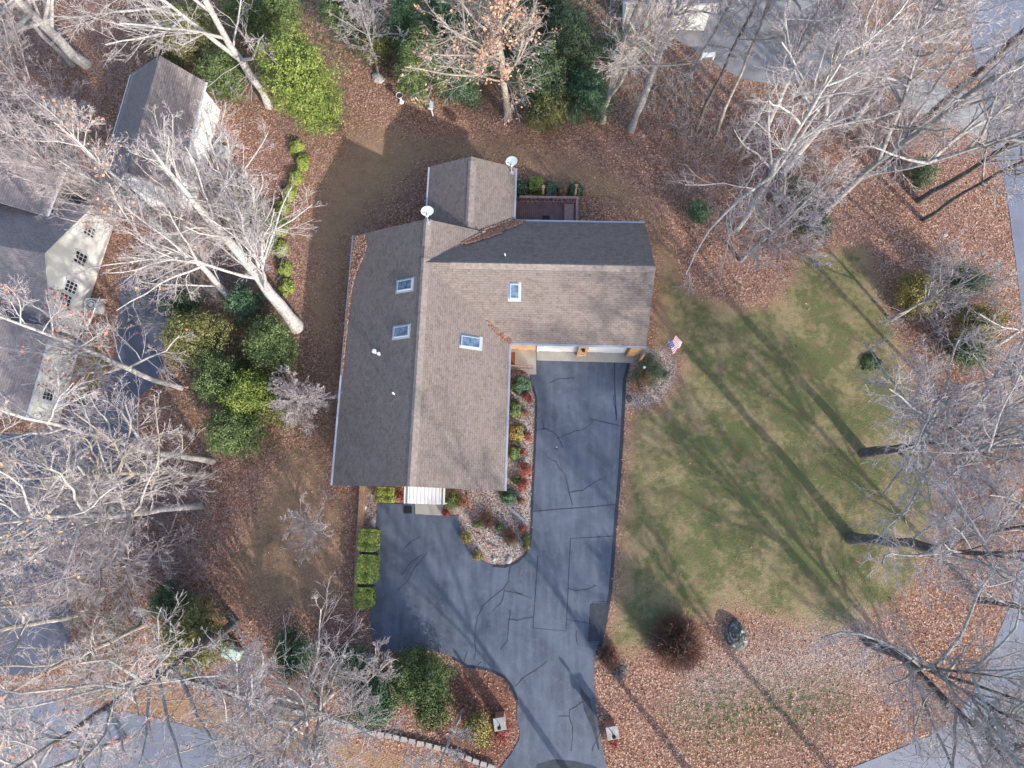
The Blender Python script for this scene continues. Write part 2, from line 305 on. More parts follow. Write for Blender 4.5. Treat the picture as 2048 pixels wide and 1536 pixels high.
ground = rawmesh('ground', np.stack([Q[:, 0], Q[:, 1], zb*np.clip(1-fl['leafy']*0, 0, 1)], 1), Fg, G.m, attr={k: ('POINT', v) for k, v in fl.items() if k != 'leafy'})
tag(ground, 'leaf-strewn ground with brown and green winter lawn', 'ground', kind='structure')

def sheet(name, keys, z, mat, label, cat, ztop=None):
    b = MB(); p = [tuple(q) for q in PW[keys]]
    b.prism(p, -.12, z, 0)
    return tag(b.build(name, mat), label, cat, kind='structure')
sheet('street', 'street_s', .012, ROAD, 'blue-grey asphalt street curving round the lower and right edges', 'street')
sheet('parking_lot', 'lot', .020, ROAD2, 'dark asphalt lot under the bare trees beside the cream house', 'driveway')
sheet('neighbour_driveway', 'ndrive', .016, plain('grey_drive_surface', (.235, .225, .225), .85, .3, .9), 'worn grey driveway beyond the thicket at the top', 'driveway')
sheet('footpath', 'path', .022, CONC2, 'pale concrete path joining the street at the right', 'path')

# strips (cracks, borders) drawn as thin sheets inside the driveway object
def strip(b, pts, wd, z, m, jit=0, seed=0):
    rg = random.Random(seed); q = []
    for i in range(len(pts)-1):
        a, c = pts[i], pts[i+1]; n = max(1, int(math.hypot(c[0]-a[0], c[1]-a[1])/9)) if jit else 1
        for k in range(n):
            t = k/n; q.append((a[0]+(c[0]-a[0])*t+rg.uniform(-jit, jit), a[1]+(c[1]-a[1])*t+rg.uniform(-jit, jit)))
    q.append(pts[-1]); q = [at2(*p) for p in q]
    L = []
    for i, p in enumerate(q):
        d = q[min(i+1, len(q)-1)]-q[max(i-1, 0)]; d = d/(np.linalg.norm(d)+1e-9); nn = np.array([-d[1], d[0]])*(wd*.5*(rg.uniform(.6, 1.3) if jit else 1)); L.append((p+nn, p-nn))
    for (a, b1), (c1, d1) in zip(L[:-1], L[1:]):
        b.poly([(*b1, z), (*d1, z), (*c1, z), (*a, z)], m)
d = MB(); d.prism([tuple(q) for q in PW['drive']], -.12, .03, 0)
cr = [[(1071, 861), (1090, 857), (1108, 866), (1120, 880), (1126, 895)], [(1115, 877), (1140, 866), (1170, 858), (1185, 843), (1184, 838)], [(1180, 838), (1210, 845), (1240, 852)], [(1095, 914), (1112, 925), (1130, 950), (1138, 985), (1145, 1010)], [(1138, 986), (1165, 980), (1190, 965), (1203, 958)], [(1108, 895), (1116, 900)],
      [(1020, 1132), (1018, 1160), (1008, 1176), (990, 1190), (965, 1212), (955, 1235), (950, 1262), (951, 1300), (948, 1320)], [(1009, 1178), (1004, 1205), (985, 1222)], [(1009, 1180), (1040, 1188), (1065, 1197)], [(1026, 1178), (1042, 1190)], [(1013, 1238), (1035, 1240), (1066, 1234)], [(1020, 1218), (1017, 1260), (1016, 1280), (1000, 1300)], [(1137, 1176), (1150, 1182), (1175, 1178), (1192, 1170)], [(1135, 1238), (1160, 1244), (1180, 1247)],
      [(1030, 1372), (1050, 1352), (1080, 1335), (1094, 1321)], [(1188, 1397), (1160, 1405), (1140, 1420), (1138, 1432), (1144, 1450), (1145, 1480), (1142, 1502)], [(1138, 1432), (1118, 1432)], [(1205, 1450), (1195, 1475), (1184, 1502)], [(855, 1106), (830, 1135), (812, 1165), (796, 1180)], [(845, 1108), (822, 1125), (805, 1150)], [(840, 1072), (815, 1088), (808, 1098)], [(1085, 840), (1088, 860)], [(1152, 1262), (1155, 1290)], [(962, 1322), (955, 1330)], [(935, 1300), (928, 1325)],
      [(1100, 765), (1120, 757), (1150, 756)], [(1227, 790), (1232, 830)]]
for i, k in enumerate(cr): strip(d, k, .05, .036, 1, 1.2, i)
for k in [[(1066, 1023), (1120, 1018), (1180, 1014), (1236, 1008)], [(1226, 1072), (1141, 1077), (1132, 1262), (1066, 1256), (1076, 1110)], [(1218, 1203), (1186, 1204), (1178, 1284), (1203, 1284)]]: strip(d, k, .055, .036, 1)
strip(d, [(1229, 725), (1229, 770), (1233, 840)], .07, .036, 1)
strip(d, [(1257, 728), (1249, 760), (1245, 850), (1239, 950), (1233, 1020), (1227, 1100), (1221, 1180), (1211, 1240), (1204, 1275), (1194, 1308)], .22, .038, 1)
strip(d, [(1066, 772), (1073, 800), (1072, 850), (1070, 900), (1066, 980), (1063, 1060), (1060, 1090), (1050, 1110), (1034, 1125), (1010, 1134), (985, 1132)], .12, .038, 1)
strip(d, [(905, 1315), (935, 1332), (960, 1335), (985, 1342), (1008, 1353), (1024, 1372), (1034, 1400)], .16, .038, 1)
d.prism([tuple(at2(*p)) for p in [(1158, 1370), (1180, 1398), (1192, 1450), (1199, 1498), (1196, 1500), (1186, 1460), (1168, 1420)]], .031, .035, 2)
d.prism([tuple(at2(*p)) for p in [(1075, 1528), (1110, 1518), (1150, 1522), (1190, 1532), (1225, 1560), (1240, 1600), (1040, 1600)]], .031, .035, 2)
d.prism([tuple(at2(*p)) for p in [(1180, 1207), (1217, 1205), (1204, 1282), (1175, 1282)]], .031, .0345, 2)
tag(d.build('driveway', [ASPH, SEAL, PATCH]), 'dark sealed asphalt driveway with crack lines and repair seams', 'driveway', kind='structure')
b = MB()
b.prism([tuple(at2(*p)) for p in [(1073, 686), (1297, 694), (1299, 705), (1263, 726), (1073, 721)]], -.1, .07)
b.prism([tuple(at2(*p)) for p in [(1010, 686), (1071.5, 686), (1072.5, 749), (1058, 749), (1048, 741), (1010, 737)]], -.1, .09)
b.prism([tuple(at2(*p)) for p in [(830, 990), (888, 990), (886, 1031), (831, 1028)]], -.1, .07)
tag(b.build('concrete_apron', CONC), 'pale concrete apron and entry walk in front of the garage doors', 'pavement', kind='structure')

# ------------------------------------------------------------------ main house
E0, RZ = 2.9, 5.55
X0, XR, X1 = -12.35, -7.05, -1.72
Y0, Y1 = 1.12, 17.62
GX1, GYS, GYR, GYN = 7.12, 10.47, 14.75, 18.85
WX0, WXR, WX1, WY1 = -7.55, -4.62, -1.72, 22.8
mE = (RZ-E0)/(X1-XR); mW = (RZ-E0)/(XR-X0); gS = (RZ-E0)/(GYR-GYS); gN = (RZ-E0)/(GYN-GYR); WR_ = 4.13; wm = (WR_-E0)/(WX1-WXR)
zE = lambda x: RZ-mE*(x-XR); zW = lambda x: RZ-mW*(XR-x); zGS = lambda y: RZ-gS*(GYR-y); zGN = lambda y: RZ-gN*(y-GYR); zWE = lambda x: WR_-wm*(x-WXR); zWW = lambda x: WR_-wm*(WXR-x)
house = empty('house', (-4, 11, 0), 'brown-shingled house with cedar garage wing and four skylights in the middle', 'house')
HL = np.array([-4, 11, 0.])
def hb(b, name, mats, parent=None, smooth=False):
    b.v = [tuple(np.array(v)-HL) for v in b.v]; return b.build(name, mats, parent or house, smooth=smooth)
def plane(b, pts, along, th=.13):
    """roof slab; along = eave direction (x or y) for the shingle UV"""
    P3 = [np.array(p, float) for p in pts]; n = np.cross(P3[1]-P3[0], P3[2]-P3[0]); n /= np.linalg.norm(n)
    if n[2] < 0: P3 = P3[::-1]; n = -n
    u = along if isinstance(along, np.ndarray) else (np.array([1., 0, 0]) if along == 'x' else np.array([0, 1., 0]))
    v = np.cross(n, u)
    b.poly(P3, 0, [(float(p@u), float(p@v)) for p in P3]); b.poly([p-[0, 0, th] for p in P3[::-1]], 1)
    for i in range(len(P3)):
        a, c = P3[i], P3[(i+1) % len(P3)]; b.poly([a-[0, 0, th], c-[0, 0, th], c, a], 1)
FASC = plain('fascia_paint', (.22, .15, .12), .6, .15, 4)
rf = MB()
yv1 = GYR-(mE*(X1-XR))/gS
plane(rf, [(X0, Y0, E0), (XR, Y0, RZ), (XR, Y1, RZ), (X0, Y1, E0)], 'y')
xn = XR+gN*(Y1-GYR)/mE                   # valley meets the north rake
plane(rf, [(XR, Y0, RZ), (X1, Y0, E0), (X1, yv1, E0), (XR, GYR, RZ)], 'y')
plane(rf, [(XR, GYR, RZ), (xn, Y1, zE(xn)), (XR, Y1, RZ)], 'y')
plane(rf, [(XR, GYR, RZ), (X1, yv1, E0), (GX1-.15, GYS, E0), (GX1, GYR, RZ)], 'x')
xw = WXR+(WR_-zGN(Y1))/wm; xw2 = WX1
plane(rf, [(XR, GYR, RZ), (GX1, GYR, RZ), (GX1-.15, GYN, E0), (WX1, GYN, E0), (xn, Y1, zGN(Y1))], 'x')
plane(rf, [(WXR, Y1-.35, WR_), (xn, Y1-.02, zWE(xn)), (WX1, GYN-.05, E0), (WX1, WY1-.05, E0), (WXR, WY1, WR_)], 'y')
plane(rf, [(WX0, Y1, E0), (WXR, Y1, WR_), (WXR, WY1, WR_), (WX0, WY1-.05, E0)], 'y')
roof = hb(rf, 'roof', [SH, FASC])
b = MB()
for (p, q, ax) in [((XR, Y0, RZ), (XR, GYR+.3, RZ), 'y'), ((XR, GYR+1.1, RZ), (XR, Y1, RZ), 'y'), ((XR+1.6, GYR, RZ), (GX1, GYR, RZ), 'x'), ((WXR, Y1+.5, WR_), (WXR, WY1-.3, WR_), 'y')]:
    w_ = .17; s_ = .16 if p[2] > 5 else .14; t = .035
    if ax == 'y':
        for sg in (-1, 1): b.hexa([(p[0], p[1], p[2]+t*.3), (p[0]+sg*w_*2, p[1], p[2]-w_*1.0*(.95 if p[2] > 5 else .84)+t*.3), (q[0]+sg*w_*2, q[1], q[2]-w_*(.95 if p[2] > 5 else .84)+t*.3), (q[0], q[1], q[2]+t*.3), (p[0], p[1], p[2]+t), (p[0]+sg*w_*2, p[1], p[2]-w_*(.95 if p[2] > 5 else .84)+t), (q[0]+sg*w_*2, q[1], q[2]-w_*(.95 if p[2] > 5 else .84)+t), (q[0], q[1], q[2]+t)][::1] if sg > 0 else [(p[0]-w_, p[1], p[2]-w_*.45+t*.3), (p[0], p[1], p[2]+t*.3), (q[0], q[1], q[2]+t*.3), (q[0]-w_, q[1], q[2]-w_*.45+t*.3), (p[0]-w_, p[1], p[2]-w_*.45+t), (p[0], p[1], p[2]+t), (q[0], q[1], q[2]+t), (q[0]-w_, q[1], q[2]-w_*.45+t)])
    else:
        for sg, sl_ in ((-1, gS), (1, gN)):
            o = .32 if sg < 0 else .14
            b.hexa([(p[0], p[1], p[2]+.01), (q[0], q[1], q[2]+.01), (q[0], q[1]+sg*o, q[2]-o*sl_+.01), (p[0], p[1]+sg*o, p[2]-o*sl_+.01), (p[0], p[1], p[2]+t), (q[0], q[1], q[2]+t), (q[0], q[1]+sg*o, q[2]-o*sl_+t), (p[0], p[1]+sg*o, p[2]-o*sl_+t)])
hb(b, 'ridge_cap', CAP, roof).matrix_parent_inverse = Matrix()
for g_ in [(X0-.13, X0-.005, Y0, Y1), (X1+.005, X1+.12, Y0, yv1-.05), (X1+.1, GX1-.15, GYS-.12, GYS-.005), (WX1+.1, GX1-.15, GYN+.005, GYN+.12), (WX0-.12, WX0-.005, Y1+.05, WY1-.1), (WX1+.005, WX1+.12, GYN+.15, WY1-.1)]:
    b = MB(); b.box(*g_, E0-.13, E0-.01); hb(b, 'gutter', GUT)
# walls
b = MB(); o = .4
def gable_wall(b, x0, x1, y, t, z0, ze, xr, zr, m=0):
    for yy in (y, y+t):
        b.poly([(x0, yy, z0), (x1, yy, z0), (x1, yy, ze), (xr, yy, zr), (x0, yy, ze)], m)
b.box(X0+o, X0+o+.15, Y0+o, Y1-o, 0, E0+.05); b.box(X1-o-.15, X1-o, Y0+o, GYS+o, 0, E0+.05)
gable_wall(b, X0+o, X1-o, Y0+o, .15, 0, E0+.06, XR, RZ-.15); gable_wall(b, X0+o, X1-o, Y1-o-.15, .15, 0, E0+.06, XR, RZ-.15)
b.box(X1-o, GX1-.55, GYS+.28, GYS+.43, 0, E0+.05); b.box(WX1-o, GX1-.55, GYN-.55, GYN-.4, 0, E0+.05)
for xx in (GX1-.7, GX1-.55): b.poly([(xx, GYS+.3, 0), (xx, GYN-.45, 0), (xx, GYN-.45, E0+.06), (xx, GYR, RZ-.15), (xx, GYS+.3, E0+.06)])
b.box(WX0+.3, WX0+.45, Y1-.2, WY1-.3, 0, E0); b.box(WX1-.45, WX1-.3, GYN-.5, WY1-.3, 0, E0)
gable_wall(b, WX0+.3, WX1-.3, WY1-.45, .15, 0, E0, WXR, WR_-.15)
hb(b, 'wall', WOODS)
# garage doors
wy = GYS+.28
def gx_at(px): return at2(px, 688, 1.0)[0]
for (a, c) in ((1077, 1153), (1176, 1249)):
    g = MB(); xa, xb = gx_at(a), gx_at(c)
    for k in range(4): g.box(xa, xb, wy-.06-.004*(k % 2), wy-.004, .08+k*.55, .08+k*.55+.535)
    go = hb(g, 'garage_door', WHITE)
    f = MB(); f.box(xa-.1, xa-.002, wy-.09, wy-.003, .075, 2.38); f.box(xb+.002, xb+.1, wy-.09, wy-.003, .075, 2.38); f.box(xa-.1, xb+.1, wy-.09, wy-.003, 2.383, 2.5); hb(f, 'door_frame', WHITE, go)
b = MB(); xa, xb = gx_at(1155), gx_at(1174); b.box(xa, xb, wy-.38, wy-.005, .07, 2.75); hb(b, 'pier', WOODS); b = MB()
xa2, xb2 = gx_at(1252), gx_at(1262); b.box(xa2+.1, xa2+.8, wy-.35, wy-.005, .07, 2.7)
hb(b, 'pier', WOODS)
b = MB(); b.box(xa2+.9, xa2+1.05, wy-.7, wy-.55, .07, 2.2); hb(b, 'post', TIMB)
b = MB(); cx = (xa+xb)/2; b.box(cx-.1, cx+.1, wy-.53, wy-.385, 1.9, 2.25); b.tube((cx, wy-.46, 2.25), (cx, wy-.46, 2.38), .1, .02, 8); hb(b, 'wall_lantern', BLACK)
# skylights
def skylight(px, py, plane_fn, dx, dy, along):
    z = 4.3
    for _ in range(12): q = at2(px, py, z); z = plane_fn(q)+.1
    cx, cy = q; f = MB(); g = MB()
    def pt(x, y, h): return (x, y, plane_fn((x, y))+h)
    def ring(x0, x1, y0, y1, h0, h1, m): m.hexa([pt(x0, y0, h0), pt(x1, y0, h0), pt(x1, y1, h0), pt(x0, y1, h0), pt(x0, y0, h1), pt(x1, y0, h1), pt(x1, y1, h1), pt(x0, y1, h1)])
    ring(cx-dx-.12, cx+dx+.12, cy-dy-.12, cy+dy+.12, .003, .02, f)
    t = .05
    ring(cx-dx, cx-dx+t, cy-dy, cy+dy, .02, .16, f); ring(cx+dx-t, cx+dx, cy-dy, cy+dy, .02, .16, f)
    ring(cx-dx+t, cx+dx-t, cy-dy, cy-dy+t, .02, .16, f); ring(cx-dx+t, cx+dx-t, cy+dy-t, cy+dy, .02, .16, f)
    ring(cx-dx+t, cx+dx-t, cy-dy+t, cy+dy-t, .05, .135, g)
    o = hb(f, 'skylight', SKYF); hb(g, 'skylight_glass', GLASS, o)
fW, fE, fS = (lambda q: zW(q[0])), (lambda q: zE(q[0])), (lambda q: zGS(q[1]))
skylight(809, 570, fW, .50, .33, 'y'); skylight(802, 663, fW, .50, .33, 'y'); skylight(942, 684, fE, .56, .33, 'y'); skylight(1029, 583, fS, .29, .40, 'x')
for (px, py, fn, r, h, cap) in [(748, 702, fW, .07, .45, .15), (757, 707, fW, .07, .3, .12), (786, 786, fW, .05, .35, .07), (1010, 508, lambda q: zGN(q[1]), .05, .3, .05)]:
    z = 4.; 
    for _ in range(10): q = at2(px, py, z+h); z = fn(q)
    b = MB(); b.tube((*q, z-.1), (*q, z+h), r, r, 10); b.tube((*q, z+h+.003), (*q, z+h+.08), cap, cap*.6, 12); hb(b, 'roof_vent', WHITE)
# dishes
for (px, py, fn, lab, drop) in [(1022, 325, lambda q: 3.0, 'grey satellite dish on the eave corner of the small rear wing', 0), (855, 430, lambda q: zE(q[0]) if q[0] > XR else zW(q[0]), 'grey satellite dish at the ridge end of the long roof', 0)]:
    bx = (WX1-.25, WY1-.5, zWE(WX1-.25)) if px > 1000 else (XR+.12, Y1-.25, RZ-.02)
    e = empty('satellite_dish', bx, lab, 'satellite dish', 'satellite dishes on the brown roof')
    n = np.array([.15, -.75, .64]); n /= np.linalg.norm(n); c0 = np.array([0, .55, .55]); u = np.cross(n, [0, 0, 1]); u /= np.linalg.norm(u); v = np.cross(u, n)
    m = MB(); N = 24; rings = []
    for k, rr in enumerate((0, .1, .2, .3, .36)):
        b0 = len(m.v)
        for i in range(N): t = 2*math.pi*i/N; m.v.append(tuple(c0+u*rr*1.1*math.cos(t)+v*rr*.9*math.sin(t)+n*(rr*rr*.45)))
        rings.append(b0)
    for k in range(4):
        for i in range(N): j = (i+1) % N; m.f.append((rings[k]+i, rings[k]+j, rings[k+1]+j, rings[k+1]+i)); m.m.append(0)
    m.build('reflector', DISH, e, smooth=True)
    m = MB(); m.tube((0, 0, -.05), (0, .1, .35), .035); m.tube((0, .1, .35), tuple(c0-n*.02), .03); m.box(-.14, .14, -.12, .12, -.02, .03); m.build('mast', GUT, e)
    m = MB(); f0 = c0+n*.5-v*.15; m.tube(tuple(c0-v*.36+n*.05), tuple(f0), .018); m.tube(tuple(f0), tuple(f0-n*.12), .05, .035); m.tube(tuple(f0+u*.08), tuple(f0+u*.08-n*.1), .04); m.build('feed_arm', WHITE, e)

# ------------------------------------------------------------------ instance meshes: leaves, twigs
def leaf_quads(rg, pts, size, up=.3, asp=.6, nrm=None):
    n = len(pts); a = rg.normal(size=(n, 3)); a[:, 2] *= (1-up); a /= np.linalg.norm(a, axis=1)[:, None]+1e-9
    b_ = rg.normal(size=(n, 3)); b_[:, 2] *= (1-up)
    if nrm is not None: a = np.cross(nrm+rg.normal(size=(n, 3))*.55, b_); a /= np.linalg.norm(a, axis=1)[:, None]+1e-9; b_ = np.cross(nrm+rg.normal(size=(n, 3))*.4, a)
    b_ -= a*(a*b_).sum(1)[:, None]; b_ /= np.linalg.norm(b_, axis=1)[:, None]+1e-9
    s = (size*rg.uniform(.55, 1.35, n))[:, None]; a *= s; b_ *= s*asp
    V = np.stack([pts-a, pts-b_*.9, pts+a, pts+b_*.9], 1).reshape(-1, 3); Fq = np.arange(4*n).reshape(n, 4)
    return V, Fq
def leafobj(name, rg, pts, size, mat, parent=None, loc=(0, 0, 0), up=.3, asp=.6, nrm=None, tone=None):
    V, Fq = leaf_quads(rg, pts, size, up, asp, nrm)
    rn = rg.random(len(Fq)); rn = rn if tone is None else .4*rn+.6*tone
    return rawmesh(name, V, Fq, mat, parent, {'rnd': ('FACE', rn)}, 4, loc)
def tubes(P0, P1, R0, R1, n):
    """independent tapered segments as n-sided tubes"""
    d = P1-P0; L = np.linalg.norm(d, axis=1)[:, None]+1e-9; d = d/L
    ref = np.where(np.abs(d[:, 2:3]) < .9, [[0, 0, 1.]], [[1., 0, 0]]); a = np.cross(d, ref); a /= np.linalg.norm(a, axis=1)[:, None]+1e-9; c_ = np.cross(d, a)
    P1 = P1+d*R1[:, None]*.5
    th = np.arange(n)*2*math.pi/n; cs, sn = np.cos(th)[None, :, None], np.sin(th)[None, :, None]
    ring = a[:, None]*cs+c_[:, None]*sn
    V = np.concatenate([P0[:, None]+ring*R0[:, None, None], P1[:, None]+ring*R1[:, None, None]], 1).reshape(-1, 3)
    k = np.arange(len(P0))[:, None]*2*n; i = np.arange(n)[None]; j = (i+1) % n
    Fq = np.stack([k+i, k+j, k+n+j, k+n+i], -1).reshape(-1, 4)
    return V, Fq
def grow(rg, S, D, L, Rd, K, wob, up, tip=.45, droop=0):
    n = len(S); pts = np.empty((n, K+1, 3)); pts[:, 0] = S; d = D.copy(); rr = np.linspace(1, tip, K+1)
    for k in range(K):
        d = d+rg.normal(size=(n, 3))*wob; d[:, 2] += up; d /= np.linalg.norm(d, axis=1)[:, None]
        pts[:, k+1] = pts[:, k]+d*(L/K)[:, None]
    rad = Rd[:, None]*rr[None]
    return pts, rad
def sprout(rg, pts, rad, L, cnt, t0, t1, ang, ls, rs, rmin, flat=.0):
    n, K1, _ = pts.shape; K = K1-1; idx = np.repeat(np.arange(n), cnt)
    t = rg.uniform(t0, t1, len(idx))*K; k = np.minimum(t.astype(int), K-1); f = (t-k)[:, None]
    s = pts[idx, k]*(1-f)+pts[idx, k+1]*f; dl = pts[idx, k+1]-pts[idx, k]; dl /= np.linalg.norm(dl, axis=1)[:, None]+1e-9
    r = rg.normal(size=(len(idx), 3)); r -= dl*(r*dl).sum(1)[:, None]; r[:, 2] *= (1-flat); r /= np.linalg.norm(r, axis=1)[:, None]+1e-9
    an = (ang*rg.uniform(.65, 1.35, len(idx)))[:, None]; D = dl*np.cos(an)+r*np.sin(an)
    tt = t/K; Lc = L[idx]*ls*(1.15-.75*tt)*rg.uniform(.6, 1.25, len(idx)); pr = rad[idx, k]
    return s, D, Lc, np.maximum(pr*rs*rg.uniform(.7, 1, len(idx)), rmin)
def segs(pts, rad):
    return pts[:, :-1].reshape(-1, 3), pts[:, 1:].reshape(-1, 3), rad[:, :-1].ravel(), rad[:, 1:].ravel()
LEAFM = {
 'tan': leafmat('dry_tan_leaves', [(.30, .16, .10), (.48, .28, .18), (.62, .42, .30)]),
 'rust': leafmat('dry_rust_leaves', [(.20, .055, .04), (.38, .13, .08), (.50, .24, .16)]),
}
def tree(base, mid, h, r0, label, bk='pale', crown=5.5, kfr=(2, 5), frad=.75, first=.35, limbs=16, asc=.85, seed=1, leaves=None, lfrac=0, dens=1.0, fork=0, up=.05, group='bare trees around the house', name='bare_tree', wob=.035, tw=.011, off=None, lean=None, fsp=.42, thin=0):
    rg = np.random.default_rng(seed); crown *= 1.15; limbs = int(limbs*1.25)
    B = at(*base); 
    if lean is not None: ln = np.array(lean)
    else:
        best = None
        for z in np.arange(1, 24, .25):
            q = at(*mid, z); e = np.linalg.norm(q[:2]-B[:2])/z
            if best is None or e < best[0]: best = (e, (q[:2]-B[:2])/z)
        ln = best[1]
    root = empty(name, B, label, 'tree', group)
    K = 12; zz = np.linspace(0, h, K+1); w1 = rg.normal(size=(K+1, 2))*h*.008; w1[0] = 0; w1 = np.cumsum(w1, 0)*.6
    tr = np.stack([ln[0]*zz+w1[:, 0], ln[1]*zz+w1[:, 1], zz-.15*(zz == 0)], 1)[None]
    rad = (r0*((1-zz/h)**.75*.9+.1)); rad[0] *= 1.28; rad = rad[None]
    stems, srad = [tr], [rad]
    if fork:
        for i in range(fork):
            a = rg.uniform(0, 6.28)+i*6.28/fork; kf = rg.integers(*kfr); d = np.array([math.cos(a)*fsp, math.sin(a)*fsp, 1.]); d[:2] += ln; d /= np.linalg.norm(d)
            p, rr = grow(rg, tr[0, kf][None], d[None], np.array([h-zz[kf]])*.9, np.array([rad[0, kf]*frad]), K, .04, .03, .12); stems.append(p); srad.append(rr)
    if fork and thin: rad[0, kfr[0]+1:] *= thin
    V, Fq = [], []; nv = 0
    for p, rr in zip(stems, srad):
        # smooth skinned trunk tube
        pp, r_ = p[0], rr[0]; n = 9; d = np.gradient(pp, axis=0); d /= np.linalg.norm(d, axis=1)[:, None]; a = np.cross(d, [0, 1., .1]); a /= np.linalg.norm(a, axis=1)[:, None]; c_ = np.cross(d, a)
        th = np.arange(n)*2*math.pi/n; bumpy = 1+.10*rg.normal(size=(len(pp), n))
        V.append((pp[:, None]+(a[:, None]*np.cos(th)[None, :, None]+c_[:, None]*np.sin(th)[None, :, None])*(r_[:, None]*bumpy)[..., None]).reshape(-1, 3))
        k = np.arange(len(pp)-1)[:, None]*n; i = np.arange(n)[None]; j = (i+1) % n; Fq.append(np.stack([k+i, k+j, k+n+j, k+n+i], -1).reshape(-1, 4)+nv); nv += len(V[-1])
    o = rawmesh('trunk', np.concatenate(V), np.concatenate(Fq), BARK[bk], root); o.data.polygons.foreach_set('use_smooth', [True]*len(o.data.polygons))
    ST, SR = np.concatenate(stems), np.concatenate(srad); Ls = np.full(len(stems), 1.)
    s, D, L, r1 = sprout(rg, ST, SR, Ls, int(limbs/(1+.35*fork)), first, .98, asc, 1, .52, .02, 0)
    hh = np.clip(s[:, 2]/h, 0, 1); L = crown*(1.25-.85*hh)*rg.uniform(.55, 1.15, len(s))*np.where(hh < first+.08, .8, 1)
    D[:, 2] = np.maximum(D[:, 2], .12+.3*rg.random(len(D))); D /= np.linalg.norm(D, axis=1)[:, None]
    r1 = np.clip(L*.0145, .02, r0*.45)
    p1, q1 = grow(rg, s, D, L, r1, 6, .13, up, .35)
    s2 = sprout(rg, p1, q1, L, max(2, int(9*dens)), .15, 1., .75, .48, .42, .013)
    p2, q2 = grow(rg, *s2, 4, .16, up*.8, .4)
    s3 = sprout(rg, p2, q2, s2[2], max(2, int(6*dens)), .15, 1., .68, .58, .5, tw)
    p3, q3 = grow(rg, *s3, 3, .17, up*.6, .6)
    s4 = sprout(rg, p3, q3, s3[2], 4, .2, 1., .6, .55, .7, tw*.8)
    p4, q4 = grow(rg, *s4, 2, .15, up*.6, .7)
    a = segs(p1, q1); VA, FA = tubes(*a, 6)
    parts = [(VA, FA)]
    for p, q in ((p2, q2), (p3, q3), (p4, q4)): parts.append(tubes(*segs(p, q), 4 if p is p2 else 3))
    V, Fq, nv, mi = [], [], 0, []
    for i, (v, f) in enumerate(parts): V.append(v); Fq.append(f+nv); nv += len(v); mi.append(np.full(len(f), 0 if i < 2 else 1))
    co_ = rawmesh('crown', np.concatenate(V), np.concatenate(Fq), BARK['grey' if bk == 'dark' else bk], root)
    co_.data.materials.append(BARK['tips']); co_.data.polygons.foreach_set('material_index', np.concatenate(mi).astype(np.int32))
    if leaves:
        e = np.concatenate([p4[:, -1], p3[:, -1], p4[:, 1]]); z0 = e[:, 2]
        nzv = np.sin(e[:, 0]*1.3+seed)+np.sin(e[:, 1]*1.1+seed*2)+np.sin(e[:, 2]*1.6)
        e = e[(rg.random(len(e)) < lfrac*(.6+.5*nzv))]
        e = np.repeat(e, 2, 0)+rg.normal(size=(len(e)*2, 3))*.12
        leafobj('leaves', rg, e, .085, LEAFM[leaves], root, up=0, asp=.7)
    return root
FOL = {
 'lime': leafmat('lime_foliage', [(0.042, 0.066, 0.018), (0.108, 0.156, 0.036), (0.216, 0.264, 0.066), (0.360, 0.384, 0.108)]),
 'limeb': leafmat('bright_lime_foliage', [(.09, .13, .03), (.18, .23, .05), (.29, .34, .08), (.40, .43, .13)]),
 'green': leafmat('green_foliage', [(0.034, 0.060, 0.022), (0.081, 0.121, 0.045), (0.148, 0.195, 0.074), (0.269, 0.316, 0.134)]),
 'dark': leafmat('dark_foliage', [(0.035, 0.057, 0.032), (0.073, 0.111, 0.057), (0.130, 0.178, 0.097), (0.259, 0.292, 0.178)]),
 'olive': leafmat('olive_foliage', [(0.060, 0.072, 0.024), (0.132, 0.144, 0.054), (0.228, 0.228, 0.096), (0.336, 0.324, 0.156)]),
 'deep': leafmat('deep_green_foliage', [(0.023, 0.049, 0.029), (0.055, 0.107, 0.056), (0.101, 0.172, 0.094), (0.203, 0.296, 0.187)]),
 'yellow': leafmat('yellow_olive_foliage', [(0.084, 0.084, 0.024), (0.192, 0.180, 0.060), (0.324, 0.264, 0.096), (0.456, 0.336, 0.144)]),
 'red': leafmat('crimson_foliage', [(0.108, 0.036, 0.030), (0.264, 0.066, 0.060), (0.408, 0.132, 0.108), (0.456, 0.288, 0.180)]),
 'rusty': leafmat('rusty_foliage', [(0.120, 0.060, 0.036), (0.240, 0.108, 0.072), (0.336, 0.192, 0.108), (0.240, 0.240, 0.096)]),
}
